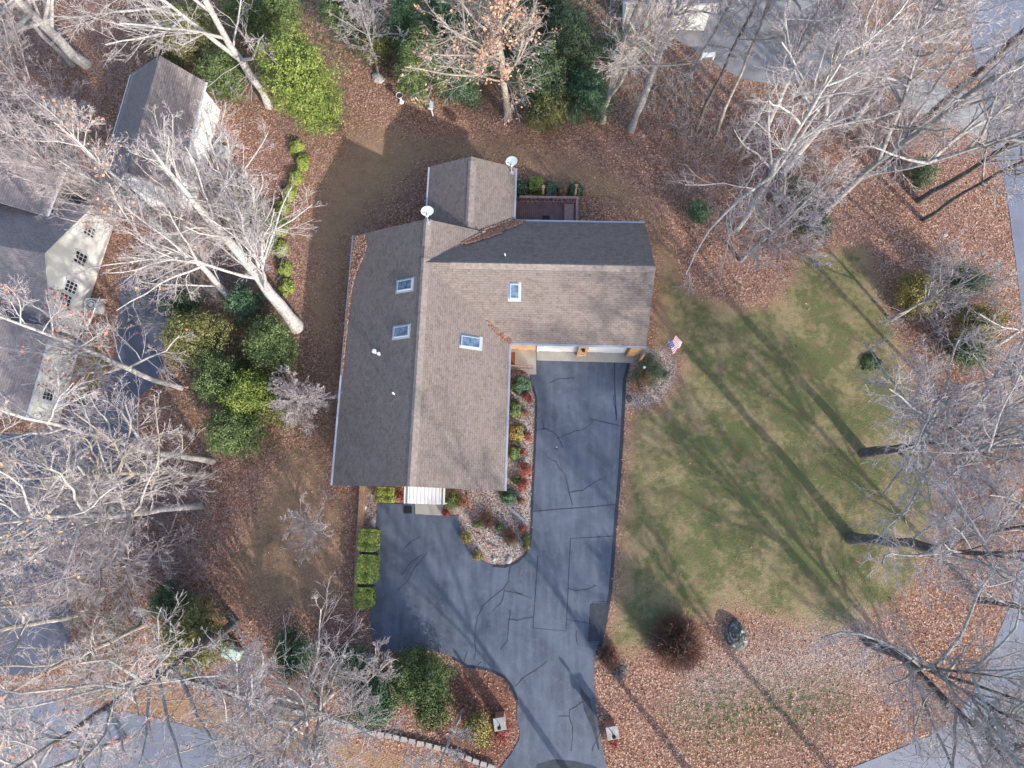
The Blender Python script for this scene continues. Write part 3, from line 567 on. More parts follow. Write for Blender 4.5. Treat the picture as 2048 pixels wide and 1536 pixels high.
def lobes(rg, n, rx, ry, h, k, base=.1):
    """points spread over several overlapping lobes: an uneven crown with gaps"""
    cs = []
    for i in range(k):
        a = rg.uniform(0, 6.28); r = math.sqrt(rg.random())*.62; t = rg.random()
        s = rg.uniform(.28, .5); cs.append((r*math.cos(a)*rx*(1-.35*t), r*math.sin(a)*ry*(1-.35*t), h*(base+.15+(.72-base)*t), s))
    cs = np.array(cs); w_ = cs[:, 3]**2; pk = rg.choice(k, n, p=w_/w_.sum()); c0 = cs[pk]
    d = rg.normal(size=(n, 3)); d /= np.linalg.norm(d, axis=1)[:, None]; rr = (rg.random(n)**.35)[:, None]
    sz = c0[:, 3:4]*np.array([[rx, ry, h*.62]])
    pts = c0[:, :3]+d*rr*sz*(1+.12*np.sin(d[:, :1]*9+pk[:, None])); nr = d/np.array([[rx, ry, h]]); nr /= np.linalg.norm(nr, axis=1)[:, None]
    m_ = max(60, n//26); ci = rg.integers(0, m_, n); jit = rg.normal(size=(n, 3))*[.15, .15, .09]*min(1., .3+rx*.35)
    pts = pts[ci]+jit; nr = nr[ci]*.6+jit*3; nr /= np.linalg.norm(nr, axis=1)[:, None]+1e-9
    ok = pts[:, 2] > .02; tn = np.clip(rg.random(m_)[ci], 0, 1)
    return pts[ok], nr[ok], tn[ok]
def shrub(px, py, rpx, h, label, fol='green', n=3500, k=14, size=.09, asp=1.0, name='evergreen_shrub', group='evergreen shrubs', cat='shrub', seed=None, trunk=True, zr=.5, shape='lobes', spiky=False):
    seed = seed if seed is not None else int(px*7+py*3); rg = np.random.default_rng(seed)
    Bc = at(px, py, h*zr); Bc[2] = 0; r = rpx/F*(H-h*zr)
    root = empty(name, Bc, label, cat, group)
    tone = None
    if shape == 'lobes': n = int(n*2.3); size *= .58; pts, nr, tone = lobes(rg, n, r*1.22, r*1.22*asp, h, k)
    elif shape == 'box':
        rx, ry = r, r*asp; u = rg.uniform(-1, 1, (n, 3)); f = rg.integers(0, 6, n); ax = f % 3; top = rg.random(n) < .5; ax = np.where(top, 2, ax)
        sg = np.where(rg.random(n) < .5, -1, 1.); sg = np.where(ax == 2, 1, sg); dep = 1-rg.random(n)**2*.12
        u[np.arange(n), ax] = sg*dep; nr = np.zeros((n, 3)); nr[np.arange(n), ax] = sg
        q = (np.abs(u[:, :2])**6).sum(1)**(1/6); u[:, :2] /= np.maximum(q, 1)[:, None]
        und = .06*np.sin(u[:, 0]*5+seed)+.05*np.sin(u[:, 1]*6)
        pts = np.stack([u[:, 0]*rx, u[:, 1]*ry, (u[:, 2]*.5+.5)*h*(1+und*(u[:, 2] > 0))], 1)
    else:   # dome
        d = rg.normal(size=(n, 3)); d[:, 2] = np.abs(d[:, 2]); d /= np.linalg.norm(d, axis=1)[:, None]; rr = (1-rg.random(n)**2.2*.3)[:, None]
        lump = 1+.09*np.sin(d[:, :1]*7+seed)+.08*np.sin(d[:, 1:2]*8+seed*2)
        pts = d*rr*lump*np.array([[r, r*asp, h]]); nr = d
    leafobj('foliage', rg, pts, size, FOL[fol], root, up=.1, asp=(.35 if spiky else .6), nrm=nr, tone=tone)
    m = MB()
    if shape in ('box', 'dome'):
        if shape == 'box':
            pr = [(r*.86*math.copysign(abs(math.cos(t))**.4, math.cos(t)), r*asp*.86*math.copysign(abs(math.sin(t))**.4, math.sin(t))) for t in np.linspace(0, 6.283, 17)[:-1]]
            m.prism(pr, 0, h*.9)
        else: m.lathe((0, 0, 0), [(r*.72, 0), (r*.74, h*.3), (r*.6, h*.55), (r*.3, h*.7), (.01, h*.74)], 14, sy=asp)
        m.build('shade_core', CORE, root)  # near-black filler core, inner shade of the shrub put into its colour
    elif trunk:
        for i in range(5):
            a = i*1.26+seed; m.tube((0, 0, -.05), (math.cos(a)*r*.45, math.sin(a)*r*asp*.45, h*.6), .05, .015, 5)
        m.tube((0, 0, -.05), (0, 0, h*.75), .08, .02, 6); m.build('stem', BARK['dark'], root)
    return root
def twigbush(px, py, rpx, h, label, bk='red', n=900, seed=1, name='twiggy_bush', cat='shrub', group='leafless bushes', kind=None, spread=1.0, tw=.009, zr=.35):
    rg = np.random.default_rng(seed); Bc = at(px, py, h*zr); Bc[2] = 0; r = rpx/F*(H-h*zr)
    a = rg.uniform(0, 6.28, n); el = rg.uniform(.1, 1.5, n); D = np.stack([np.cos(a)*np.cos(el)*spread, np.sin(a)*np.cos(el)*spread, np.sin(el)], 1); D /= np.linalg.norm(D, axis=1)[:, None]
    L = rg.uniform(.55, 1.05, n)/np.sqrt((np.cos(el)/r)**2+(np.sin(el)/h)**2); S = rg.normal(size=(n, 3))*[.12, .12, 0]
    p, q = grow(rg, S, D, L, np.full(n, tw*1.8), 5, .07, .0, .5)
    s2 = sprout(rg, p, q, L, 4, .3, 1, .4, .35, .7, tw*.8); p2, q2 = grow(rg, *s2, 3, .12, 0, .6)
    V, F1 = tubes(*segs(p, q), 3); V2, F2 = tubes(*segs(p2, q2), 3)
    o = rawmesh(name, np.concatenate([V, V2])+Bc, np.concatenate([F1, F2+len(V)]), BARK[bk], None, loc=Bc)
    return tag(o, label, cat, group, kind)
def brush(pts_px, n, h, label, bk='twig', seed=1, tw=.009):
    """tangled undergrowth over a patch of ground, counted by nobody"""
    rg = np.random.default_rng(seed); poly = W(pts_px); lo, hi = poly.min(0), poly.max(0); q = rg.uniform(lo, hi, (n*4, 2)); q = q[sdist(q, poly) > 0][:n]; n = len(q)
    S = np.concatenate([q, np.zeros((n, 1))], 1); a = rg.normal(size=(n, 3)); a[:, 2] = np.abs(a[:, 2])+.7; a /= np.linalg.norm(a, axis=1)[:, None]
    L = h*rg.uniform(.4, 1.1, n); p, r_ = grow(rg, S, a, L, np.full(n, tw*1.5), 4, .18, .02, .5)
    s2 = sprout(rg, p, r_, L, 5, .2, 1, .7, .45, .75, tw*.8); p2, q2 = grow(rg, *s2, 3, .18, 0, .6)
    s3 = sprout(rg, p2, q2, s2[2], 2, .3, 1, .6, .5, .75, tw*.7); p3, q3 = grow(rg, *s3, 2, .18, 0, .6)
    V, Fq, nv = [], [], 0
    for pp, qq in ((p, r_), (p2, q2), (p3, q3)): v, f = tubes(*segs(pp, qq), 3); V.append(v); Fq.append(f+nv); nv += len(v)
    return tag(rawmesh('undergrowth', np.concatenate(V), np.concatenate(Fq), BARK[bk]), label, 'undergrowth', kind='stuff')
#@@OBJECTS
# ------------------------------------------------------------------ deck behind the house
zd = .55
dk = empty('deck', (1.2, 20.4, 0), 'reddish brown deck with rail and bench behind the garage wing', 'deck'); DO = np.array([1.2, 20.4, 0])
pe = at2(1157, 396, 1.4); dx1, dy1 = pe[0], at2(1090, 392, 1.4)[1]; dx0, dy0 = WX1-.3, GYN-.5
def db(b, name, mat, par=None): b.v = [tuple(np.array(v)-DO) for v in b.v]; return b.build(name, mat, par or dk)
b = MB(); b.box(dx0, dx1, dy0, dy1, zd-.12, zd); db(b, 'floor', DECK)
b = MB(); b.box(dx0+.6, dx1, dy1-.16, dy1, 1.36, 1.42); b.box(dx1-.16, dx1, dy0, dy1-.163, 1.36, 1.42); b.box(dx1-.13, dx1-.04, dy0, dy1-.2, .75, .8); b.box(dx0+.6, dx1-.2, dy1-.12, dy1-.05, .72, .77); db(b, 'handrail', RAIL)
for i in range(13):
    x = dx0+.7+i*(dx1-dx0-.9)/12; b = MB(); b.box(x, x+.07, dy1-.11, dy1-.05, zd+.003, 1.355); db(b, 'baluster', RAIL)
b = MB(); b.box(dx1-.95, dx1-.3, dy0, dy1-.35, .9, .96); b.box(dx1-.9, dx1-.8, dy0+.2, dy0+.3, zd+.003, .898); b.box(dx1-.9, dx1-.8, dy1-.6, dy1-.5, zd+.003, .898); db(b, 'bench', RAIL)
def post(px, py, lab):
    p = at(px, py, 0); b = MB(); b.box(-.06, .06, -.06, .06, 0, 2.2); b.box(-.1, .1, -.1, .1, 2.203, 2.24); o = b.build('deck_post', TIMB); o.location = tuple(p); tag(o, lab, 'post', 'posts behind the deck')
post(1086, 404, 'tan wooden post beside the bright green boxwood at the deck'); post(1149, 402, 'tan wooden post at the outer corner of the deck')
ch = empty('patio_chair', (*at2(1092, 437, zd+.5), zd), 'small dark chair against the house on the deck', 'chair')
b = MB(); b.box(-.25, .25, -.25, .25, .38, .43); b.build('seat', BLACK, ch); b = MB(); b.box(-.25, .25, -.29, -.25, .44, .85); b.build('backrest', BLACK, ch)
for sx in (-.22, .22):
    for sy in (-.22, .22): b = MB(); b.tube((sx, sy, 0), (sx, sy, .378), .02, .02, 6); b.build('leg', BLACK, ch)

# ------------------------------------------------------------------ entry porch, awning, pots, flag
p = at(1022, 718, .1); b = MB(); b.box(-.18, .28, -.48, .48, .095, .115); o = b.build('doormat', MATB); o.location = (p[0], p[1], 0); tag(o, 'long brown doormat on the pale entry walk', 'doormat')
def fence_rail(pa, pb, lab):
    a, c = at(*pa, 0), at(*pb, 0); root = empty('porch_railing', a, lab, 'railing'); v = c-a; L = np.linalg.norm(v); u = v/L
    b = MB(); b.tube((0, 0, 1.0), tuple(v+[0, 0, 1.0]), .045, .045, 6); b.tube((0, 0, .2), tuple(v+[0, 0, .2]), .03, .03, 6); b.build('handrail', RAIL, root)
    for i in range(9):
        q = u*(L*i/8); b = MB(); b.tube((q[0], q[1], .1), (q[0], q[1], .98), .02, .02, 5); b.build('baluster', RAIL, root)
fence_rail((1019, 737), (1066, 739), 'cedar railing along the lower edge of the entry walk')
p = at(1164, 705, .4); root = empty('flower_pot', (p[0], p[1], .07), 'white planter with dry soil in front of the pier between the garage doors', 'planter')
b = MB(); b.lathe((0, 0, 0), [(.16, 0), (.23, .3), (.27, .5), (.23, .5), (.20, .42)], 18); b.build('pot', WHITE, root); b = MB(); b.lathe((0, 0, 0), [(.21, .40), (.001, .43)], 18); b.build('soil', SOIL, root)
fp = at(1311, 716, 0); root = empty('flagpole', fp, 'stars and stripes hanging from a slim pole at the garage corner', 'flag')
b = MB(); b.tube((0, 0, 0), (0, 0, 4.2), .035, .022, 8); b.tube((0, 0, 4.2), (0, 0, 4.27), .05, .05, 8); b.build('pole', GUT, root)
FLR, FLW, FLB = plain('flag_red', (.42, .04, .06), .8, .1), plain('flag_white', (.75, .75, .76), .8, .05), plain('flag_blue', (.03, .05, .25), .8, .1)
b = MB(); nu, nv = 13, 26; 
def fpt(i, j):
    s, t = i/nu, j/nv; wv = .07*math.sin(t*11+s*3)*(.3+t)
    return (.03+t*.95*.72+s*.42, t*.95*.68-s*.62*(1-.3*t)+wv, 4.12-s*.75-t*.5+wv*1.5)
for i in range(nu):
    for j in range(nv):
        m = 2 if (i < 7 and j < 11) else (0 if i % 2 == 0 else 1)
        if m == 2 and (i % 2 == 1 and j % 3 == 1): m = 1
        b.poly([fpt(i, j), fpt(i, j+1), fpt(i+1, j+1), fpt(i+1, j)], m)
o = b.build('flag', [FLR, FLW, FLB], root)
# awning: white ribbed panel over the south door
aw = empty('patio_awning', (*at2(850, 992, 1.2), 0), 'white ribbed patio awning at the end of the long house', 'awning'); AO = np.array([*at2(850, 992, 1.2), 0])
x0, ya = at2(808, 990, 2.4)[0], Y0+.35; x1 = at2(890, 990, 2.4)[0]; yb = at2(850, 1008, 2.3)[1]
b = MB(); nr = 22
for i in range(nr):
    xa, xb = x0+(x1-x0)*i/nr, x0+(x1-x0)*(i+1)/nr; hgt = .03 if i % 2 else 0
    m = 1 if i in (1, 20) else (2 if i % 2 else 0)  # alternate ribs greyed, relief shading put into the colour
    b.hexa([(xa, yb, 2.26+hgt), (xb, yb, 2.26+hgt), (xb, ya, 2.46+hgt), (xa, ya, 2.46+hgt), (xa, yb, 2.30+hgt), (xb, yb, 2.30+hgt), (xb, ya, 2.50+hgt), (xa, ya, 2.50+hgt)], m)
b.v = [tuple(np.array(v)-AO) for v in b.v]; b.build('panel', [WHITE, plain('grey_green_rib', (.15, .18, .16), .6), plain('rib_shade_grey', (.50, .51, .52), .5, .05)], aw)
for xx in (x0+.08, x1-.14):
    b = MB(); b.box(xx, xx+.07, yb+.05, yb+.12, .05, 2.255); b.v = [tuple(np.array(v)-AO) for v in b.v]; b.build('post', WHITE, aw)
p = at(816, 1020, .05); b = MB(); b.box(-.26, .26, -.22, .22, 0, .06)
for i in range(6): b.box(-.22+i*.08, -.19+i*.08, -.18, .18, .063, .075)
o = b.build('floor_grate', BLACK); o.location = (p[0], p[1], .035); tag(o, 'dark square grate mat on the asphalt beside the awning pad', 'grate')
# timber retaining wall
b = MB(); L = [(719, 972), (717, 1010), (714, 1060), (710, 1120), (706, 1205)]; Rr = [(729, 972), (728, 1010), (724, 1060), (719, 1120), (713, 1205)]
for i in range(4):
    for k in range(3):
        a, c = at2(*L[i], .5), at2(*L[i+1], .5); e_, f_ = at2(*Rr[i], .5), at2(*Rr[i+1], .5); t0, t1 = k/3+.012, (k+1)/3-.012
        q = [a+(e_-a)*t0, c+(f_-c)*t0, c+(f_-c)*t1, a+(e_-a)*t1]; z1 = .52+.012*((i+k) % 3)
        b.hexa([(*x, -.05) for x in q][::-1]+[(*x, z1) for x in q][::-1])
p0 = at(717, 1090, 0); tag(b.build('retaining_wall', TIMB, loc=p0), 'low timber retaining wall left of the clipped hedges', 'wall')
# curved block edging lower left
ebk = MB(); cv = [(310, 1352), (370, 1362), (430, 1378), (500, 1398), (570, 1418), (640, 1432), (680, 1446), (740, 1462), (800, 1475), (850, 1487), (900, 1500), (960, 1524), (990, 1534)]
ps = [at2(*q) for q in cv]; acc = 0; rg = random.Random(5)
for i in range(len(ps)-1):
    a, c = ps[i], ps[i+1]; L_ = np.linalg.norm(c-a); n = max(1, int(L_/.42)); th = math.atan2(*(c-a)[::-1])
    for k in range(n):
        q = a+(c-a)*((k+.5)/n); ebk.box(-.19, .19, -.14, .14, -.05, .22+rg.uniform(-.03, .03), rz=th+rg.uniform(-.06, .06), c=q)
tag(ebk.build('block_edging', STONE, loc=(*ps[5], 0)), 'curving line of pale retaining blocks along the lower left bank', 'edging')
# stepping stones / bricks in the peninsula bed
ebk = MB(); cv = [(938, 985), (941, 1010), (944, 1030), (948, 1052), (958, 1072), (975, 1090), (1000, 1100)]; ps = [at2(*q) for q in cv]
for i in range(len(ps)-1):
    a, c = ps[i], ps[i+1]; n = 3
    for k in range(n): q = a+(c-a)*((k+.5)/n); ebk.box(-.11, .11, -.07, .07, 0, .09+rg.uniform(0, .03), rz=math.atan2(*(c-a)[::-1])+rg.uniform(-.5, .5), c=q+np.array([rg.uniform(-.1, .1), rg.uniform(-.1, .1)]))
tag(ebk.build('brick_edging', BRICKM, loc=(*ps[2], 0)), 'row of loose bricks curving through the planting bed by the driveway', 'edging')
ebk = MB(); cv = [(994, 985), (1008, 1000), (1022, 1018), (1040, 1034), (1056, 1050)]; ps = [at2(*q) for q in cv]
for i in range(len(ps)-1):
    a, c = ps[i], ps[i+1]
    for k in range(2): q = a+(c-a)*((k+.5)/2); ebk.box(-.2, .2, -.09, .09, 0, .08, rz=math.atan2(*(c-a)[::-1]), c=q)
tag(ebk.build('stone_border', STONE, loc=(*ps[2], 0)), 'line of flat stones slanting across the gravel by the driveway', 'edging')
def rock(px, py, r, h, label, mat=STONE, seed=0, asp=1.0, name='rock', group='stones in the planting beds', cat='rock'):
    rg = np.random.default_rng(seed); c = at(px, py, 0); m = MB(); n = 14; pr = [(1, 0), (1.02, .25), (.92, .55), (.66, .82), (.3, .97), (.01, 1)]
    m.lathe((0, 0, -.03), [(q*r, z*h) for q, z in pr], n, sy=asp); m.v = [tuple(np.array(v)*(1+rg.normal(size=3)*[.07, .07, .06])) for v in m.v]
    o = m.build(name, mat, smooth=False); o.location = tuple(c); o.rotation_euler = (0, 0, rg.uniform(0, 3)); return tag(o, label, cat, group)
LICH = NT('lichen_rock', .9); LICH.col(LICH.mix(LICH.ramp(LICH.noise(5, 5), [(.55, 0.), (.60, .75)]), LICH.ramp(LICH.noise(3, 3), [(.3, (.05, .05, .045)), (.7, (.15, .15, .13))]), (.36, .41, .44))).bump(LICH.noise(8, 4), .8, .08); LICH = LICH.m
rock(1472, 1272, .62, .75, 'dark boulder blotched with pale lichen at the lower lawn edge', LICH, 3, 1.45, 'boulder', None, 'boulder').rotation_euler = (0, 0, .15)
rock(729, 1015, .16, .2, 'white stone beside the timber wall', WHITE, 1); rock(745, 1045, .2, .2, 'long buff stone beside the small parking court', STONE, 2, 1.7)
rock(988, 1118, .13, .14, 'small blue-grey stone at the tip of the planting bed', DISH, 4); rock(1018, 1119, .2, .15, 'flat grey slab at the tip of the planting bed', STONE, 5, 1.5)
rock(1334, 752, .26, .25, 'dark rock in the gravel bed by the garage corner', BARK['dark'], 6); rock(1258, 797, .18, .15, 'dark rock at the lower left of the gravel bed', BARK['dark'], 7, 1.5)
rock(1890, 470, .16, .16, 'pale stone in the leaves near the right street', STONE, 8); rock(757, 157, .4, .3, 'pile of pale grey stones under the slender grey tree', STONE, 9, 1.3)
# birdbaths / feeder
p = at(803, 204, 0); root = empty('birdbath', p, 'white pedestal birdbath with dark water in the leaves', 'birdbath')
b = MB(); b.lathe((0, 0, 0), [(.2, 0), (.19, .06), (.09, .16), (.075, .55), (.12, .68)], 16); b.build('pedestal', WHITE, root, smooth=True)
b = MB(); b.lathe((0, 0, .68), [(.12, 0), (.24, .07), (.27, .12), (.235, .12), (.22, .09)], 22); b.build('bowl', WHITE, root, smooth=True); b = MB(); b.lathe((0, 0, .765), [(.228, 0), (.001, .001)], 20); b.build('water', SOIL, root)
p = at(866, 232, 0); root = empty('bird_feeder', p, 'grey-roofed white feeder on a post behind the house', 'bird feeder')
b = MB(); b.tube((0, 0, 0), (0, 0, 1.0), .05); b.build('post', WHITE, root); b = MB(); b.box(-.16, .16, -.16, .16, 1.0, 1.28); b.build('housing', WHITE, root)
b = MB(); b.hexa([(-.2, -.26, 1.283), (.2, -.26, 1.283), (.2, .26, 1.283), (-.2, .26, 1.283), (-.03, -.26, 1.45), (.03, -.26, 1.45), (.03, .26, 1.45), (-.03, .26, 1.45)]); b.build('roof', DISH, root)
# utility boxes, condenser
p = at(470, 1304, 0); root = empty('transformer_box', p, 'pale green utility box in the leaves beside the dark conifer', 'utility box'); root.rotation_euler = (0, 0, -.35)
b = MB(); b.box(-.5, .5, -.33, .33, 0, .55); b.build('cabinet', GREENBOX, root); b = MB(); b.hexa([(-.53, -.36, .553), (.53, -.36, .553), (.53, .36, .553), (-.53, .36, .553), (-.5, -.3, .68), (.5, -.3, .68), (.5, .34, .75), (-.5, .34, .75)]); b.build('lid', plain('pale_green_lid', (.40, .54, .47), .45, .08), root)
def ac(px, py, lab, r=.42):
    p = at(px, py, 0); root = empty('air_conditioner', p, lab, 'air conditioner', 'condenser units beside the neighbouring houses'); b = MB(); b.box(-r, r, -r, r, 0, .75); b.build('cabinet', plain('condenser_paint', (.42, .43, .42), .5, .1), root)
    b = MB(); b.lathe((0, 0, .753), [(r*.86, 0), (r*.8, .03), (r*.74, 0)], 20); b.lathe((0, 0, .753), [(r*.5, 0), (r*.45, .02), (r*.4, 0)], 20); b.build('fan_guard', BLACK, root)
ac(196, 616, 'grey condenser unit against the cream gable wall', .48); ac(452, 312, 'grey condenser unit beside the smaller white-walled house', .38)
# gate pillars with lanterns
for (px, py, lab) in [(1002, 1432, 'brick gate pillar left of the drive with grey cap and lantern'), (1219, 1449, 'brick gate pillar right of the drive with grey cap and lantern')]:
    p = at(px, py, 0); root = empty('gate_pillar', p, lab, 'pillar', 'brick pillars at the driveway entrance'); root.rotation_euler = (0, 0, .2)
    b = MB(); b.box(-.27, .27, -.27, .27, 0, 1.45); b.build('brick_shaft', BRICKM, root); b = MB(); b.box(-.35, .35, -.35, .35, 1.453, 1.54); b.build('cap', STONE, root)
    b = MB(); b.tube((0, 0, 1.543), (0, 0, 1.85), .03, .03); b.tube((0, 0, 1.85), (0, 0, 2.2), .07, .11, 6); b.tube((0, 0, 2.203), (0, 0, 2.32), .13, .02, 6); b.build('lantern', BLACK, root)

# ------------------------------------------------------------------ neighbouring houses
def frame(pa, pb, za=3.0):
    """origin pa and unit axes: u from pa to pb, v to its left"""
    a, c = at2(*pa, za), at2(*pb, za); u = (c-a)/np.linalg.norm(c-a); return a, u, np.array([-u[1], u[0]]), np.linalg.norm(c-a)
def gable_house(root, a, u, v, L, Wd, ze, zr, off=0, o=.35, wallm=None, shm=None, gab=(True, True), wall_bot=0):
    """eave line from a along u (length L); body extends Wd along v; ridge midway"""
    org = np.array([*root.location]); P_ = lambda s, t, z: np.array([*(a+u*s+v*t), z])-org
    uu = np.array([u[0], u[1], 0.]); rr = off or Wd/2
    b = MB(); plane(b, [P_(0, 0, ze), P_(L, 0, ze), P_(L, rr, zr), P_(0, rr, zr)], uu); plane(b, [P_(0, Wd, ze), P_(0, rr, zr), P_(L, rr, zr), P_(L, Wd, ze)], uu)
    ro = b.build('roof', [shm or SH2, WHITE], root)
    b = MB(); s0, s1, t0, t1 = o*.6, L-o*.6, o, Wd-o; zz = zr-.16; e_ = ze+(zr-ze)*o/rr-.16
    q = [P_(s0, t0, wall_bot), P_(s1, t0, wall_bot), P_(s1, t1, wall_bot), P_(s0, t1, wall_bot)]; k = [P_(s0, t0, e_), P_(s1, t0, e_), P_(s1, t1, e_), P_(s0, t1, e_)]
    b.poly([q[0], q[1], k[1], k[0]]); b.poly([q[2], q[3], k[3], k[2]])
    b.poly([q[1], q[2], k[2], P_(s1, rr, zz), k[1]]); b.poly([q[3], q[0], k[0], P_(s0, rr, zz), k[3]]); b.build('wall', wallm or SIDE, root)
    for t, nm in ((-.06, 1), (Wd+.06, -1)):
        b = MB(); g0, g1 = P_(0, t, ze-.08), P_(L, t, ze-.08); b.tube(g0, g1, .065, .065, 6); b.build('gutter', WHITE, root)
    return P_, ro
def wall_window(root, c, along, nrm, w_, h_, z, nx=2, ny=2, double=False):
    al = np.array([*along, 0.]); nn = np.array([*nrm, 0.]); up = np.array([0, 0, 1.]); c = np.array([*c, z]); fr = MB(); gl = MB()
    def bx(m, s0, s1, t0, t1, d0, d1): q = [c+al*s+up*t+nn*d_ for d_ in (d0, d1) for s, t in ((s0, t0), (s1, t0), (s1, t1), (s0, t1))]; m.hexa(q)
    bx(gl, -w_/2, w_/2, 0, h_, .01, .03)
    for i in range(nx+1): x = -w_/2+w_*i/nx; t = .05 if i in (0, nx) else .018; bx(fr, x-t, x+t, -.05, h_+.05, .0, .06)
    for i in range(ny+1): y = h_*i/ny; t = .05 if i in (0, ny) else .018; bx(fr, -w_/2-.05, w_/2+.05, y-t, y+t, .003, .064)
    f = fr.build('window', WHITE, root); gl.build('window_glass', WIN, f)
# smaller house (upper left): east eave from NE to SE corner
a, u, v, L = frame((411, 164), (352, 388)); 
hB = empty('small_house', (*a, 0), 'smaller grey-roofed house with bright white wall behind bare twigs', 'house')
nw = at2(263, 144, 3.0); Wd = abs(np.dot(nw-a, v)); sgn = np.sign(np.dot(nw-a, v)); rdg = at2(315, 127, 5.4); rr = abs(np.dot(rdg-a, v))
PB, _ = gable_house(hB, a, u, v*sgn, L, Wd, 3.0, 5.4, off=rr, wallm=plain('bright_white_siding', (.80, .81, .80), .6, .06, 3))
# cream house (left edge)
a, u, v, L = frame((183, 415), (102, 660), 3.6)
hA = empty('cream_house', (*a, 0), 'large cream-walled house with grey roofs at the left edge', 'house')
# gable wing running west from the cream gable wall
ur = at2(0, 494, 6.6)-at2(90, 509, 6.6); ur /= np.linalg.norm(ur); vs = np.array([-ur[1], ur[0]]); c0 = at2(183, 415, 2.6)
s_ = np.sign(np.dot(at2(102, 660, 2.6)-c0, vs)); vs = vs*s_; Wg = abs(np.dot(at2(102, 660, 2.6)-c0, vs)); c0b = c0
PA, _ = gable_house(hA, c0b, ur, vs, 17, Wg, 2.6, 5.0, o=.2)
nr = -ur; zf = 0
for (px, py, w_, h_) in [(178, 462, .75, 1.05), (160, 517, .85, 1.15), (141, 574, .8, 1.1), (129, 599, .8, 1.1)]:
    dv = M3 @ np.array([(px-1024)/F, -(py-768)/F, -1.0]); n3_ = np.array([*nr, 0]); pl = np.array([*(c0+ur*.125), 0]); k_ = ((pl-[0, 0, H])@n3_)/(dv@n3_); hit = np.array([0, 0, H])+dv*k_
    wall_window(hA, hit[:2], vs, nr, w_, h_, hit[2]-h_/2, 3, 3)
# northern wing, seen as one slope with a white gutter
a2, u2, v2, L2 = frame((137, 318), (108, 392), 3.4); s2_ = np.sign(np.dot(at2(0, 340, 4)-a2, v2)); v2 = v2*s2_
gable_house(hA, a2, u2, v2, L2+1.5, 13, 3.4, 5.6, wallm=plain('dark_screen_wall', (.10, .10, .09), .8))
a3, u3, v3, L3 = frame((93, 690), (50, 838), 3.3); v3 = v3*np.sign(np.dot(at2(0, 760, 4)-a3, v3))
gable_house(hA, a3-u3*1.2, u3, v3, L3+1.2, 13, 3.3, 5.3)
P3 = a3+u3*(L3*.62)+v3*.34
b = MB(); b.v = []; al = np.array([*u3, 0]); nn = np.array([*(-v3), 0]); base = np.array([*P3, 0.])-np.array(hA.location)
def bx3(m, s0, s1, t0, t1, d0, d1): m.hexa([base+al*s+np.array([0, 0, t])+nn*d_ for d_ in (d0, d1) for s, t in ((s0, t0), (s1, t0), (s1, t1), (s0, t1))])
bx3(b, -.6, .6, 0, 2.35, .003, .05); dd = b.build('door', WHITE, hA)
b = MB()
for i in range(3):
    for j in range(3): bx3(b, -.36+i*.25, -.14+i*.25, 1.25+j*.28, 1.49+j*.28, .053, .062)
b.build('door_glass', WIN, dd)
for o in hA.children:
    if o.name.startswith('window'): o.location = tuple(-np.array(hA.location)*[1, 1, 0])
tag(hA)
# slivers of the place beyond the upper edge
nh = empty('top_edge_house', (*at2(1400, -40, 2), 0), 'pale house whose white eave just enters at the top edge', 'house')
an, un, vn, Ln = frame((1250, 3), (1436, 7), 3.0); vn = vn*np.sign(np.dot(at2(1340, -200, 3)-an, vn)); gable_house(nh, an, un, vn, Ln, 9, 3.0, 5.2)
b = MB(); p, q = at(1368, 12, 1.2), at(1420, 15, .4); 
p = at(1413, 117, .2); root = empty('garden_bench', p, 'small white bench at the corner of the upper grey driveway', 'bench'); root.rotation_euler = (0, 0, .1)
b = MB(); b.box(-.55, .55, -.18, .18, .36, .42); b.build('seat', WHITE, root)
for sx in (-.45, .45): b = MB(); b.box(sx-.05, sx+.05, -.15, .15, 0, .357); b.build('leg', WHITE, root)
p = at(1311, 42, .4); root = empty('covered_grill', p, 'dark covered grill behind the tree trunks at the top', 'grill'); b = MB(); b.box(-.45, .45, -.3, .3, 0, .8); b.build('cover', plain('navy_cover', (.025, .035, .07), .7), root); b = MB(); b.tube((-.45, 0, .803), (.45, 0, .803), .29, .29, 12); b.build('hood', plain('navy_hood', (.03, .04, .08), .6), root)

# ------------------------------------------------------------------ hedges and shrubs
HG = 'clipped hedge blocks left of the parking court'
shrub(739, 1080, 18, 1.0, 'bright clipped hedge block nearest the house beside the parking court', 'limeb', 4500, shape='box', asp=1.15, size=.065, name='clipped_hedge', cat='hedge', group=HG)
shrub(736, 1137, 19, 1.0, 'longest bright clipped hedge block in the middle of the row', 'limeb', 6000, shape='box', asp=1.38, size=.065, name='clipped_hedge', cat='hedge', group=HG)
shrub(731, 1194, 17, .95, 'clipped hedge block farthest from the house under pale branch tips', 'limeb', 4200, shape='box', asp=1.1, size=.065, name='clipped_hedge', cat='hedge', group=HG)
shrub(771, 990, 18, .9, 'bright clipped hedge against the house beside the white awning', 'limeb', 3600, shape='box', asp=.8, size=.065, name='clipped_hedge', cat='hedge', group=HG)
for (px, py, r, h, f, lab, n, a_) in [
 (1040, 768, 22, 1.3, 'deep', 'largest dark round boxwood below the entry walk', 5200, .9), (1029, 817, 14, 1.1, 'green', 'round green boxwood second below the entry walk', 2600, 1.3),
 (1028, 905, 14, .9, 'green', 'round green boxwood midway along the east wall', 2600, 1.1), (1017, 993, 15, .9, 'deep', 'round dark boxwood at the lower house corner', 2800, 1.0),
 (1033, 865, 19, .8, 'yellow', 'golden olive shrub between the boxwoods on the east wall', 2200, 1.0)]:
    shrub(px, py, r, h, lab, f, n, shape='dome', asp=a_, size=.06, name='round_boxwood', group='round shrubs along the east wall')
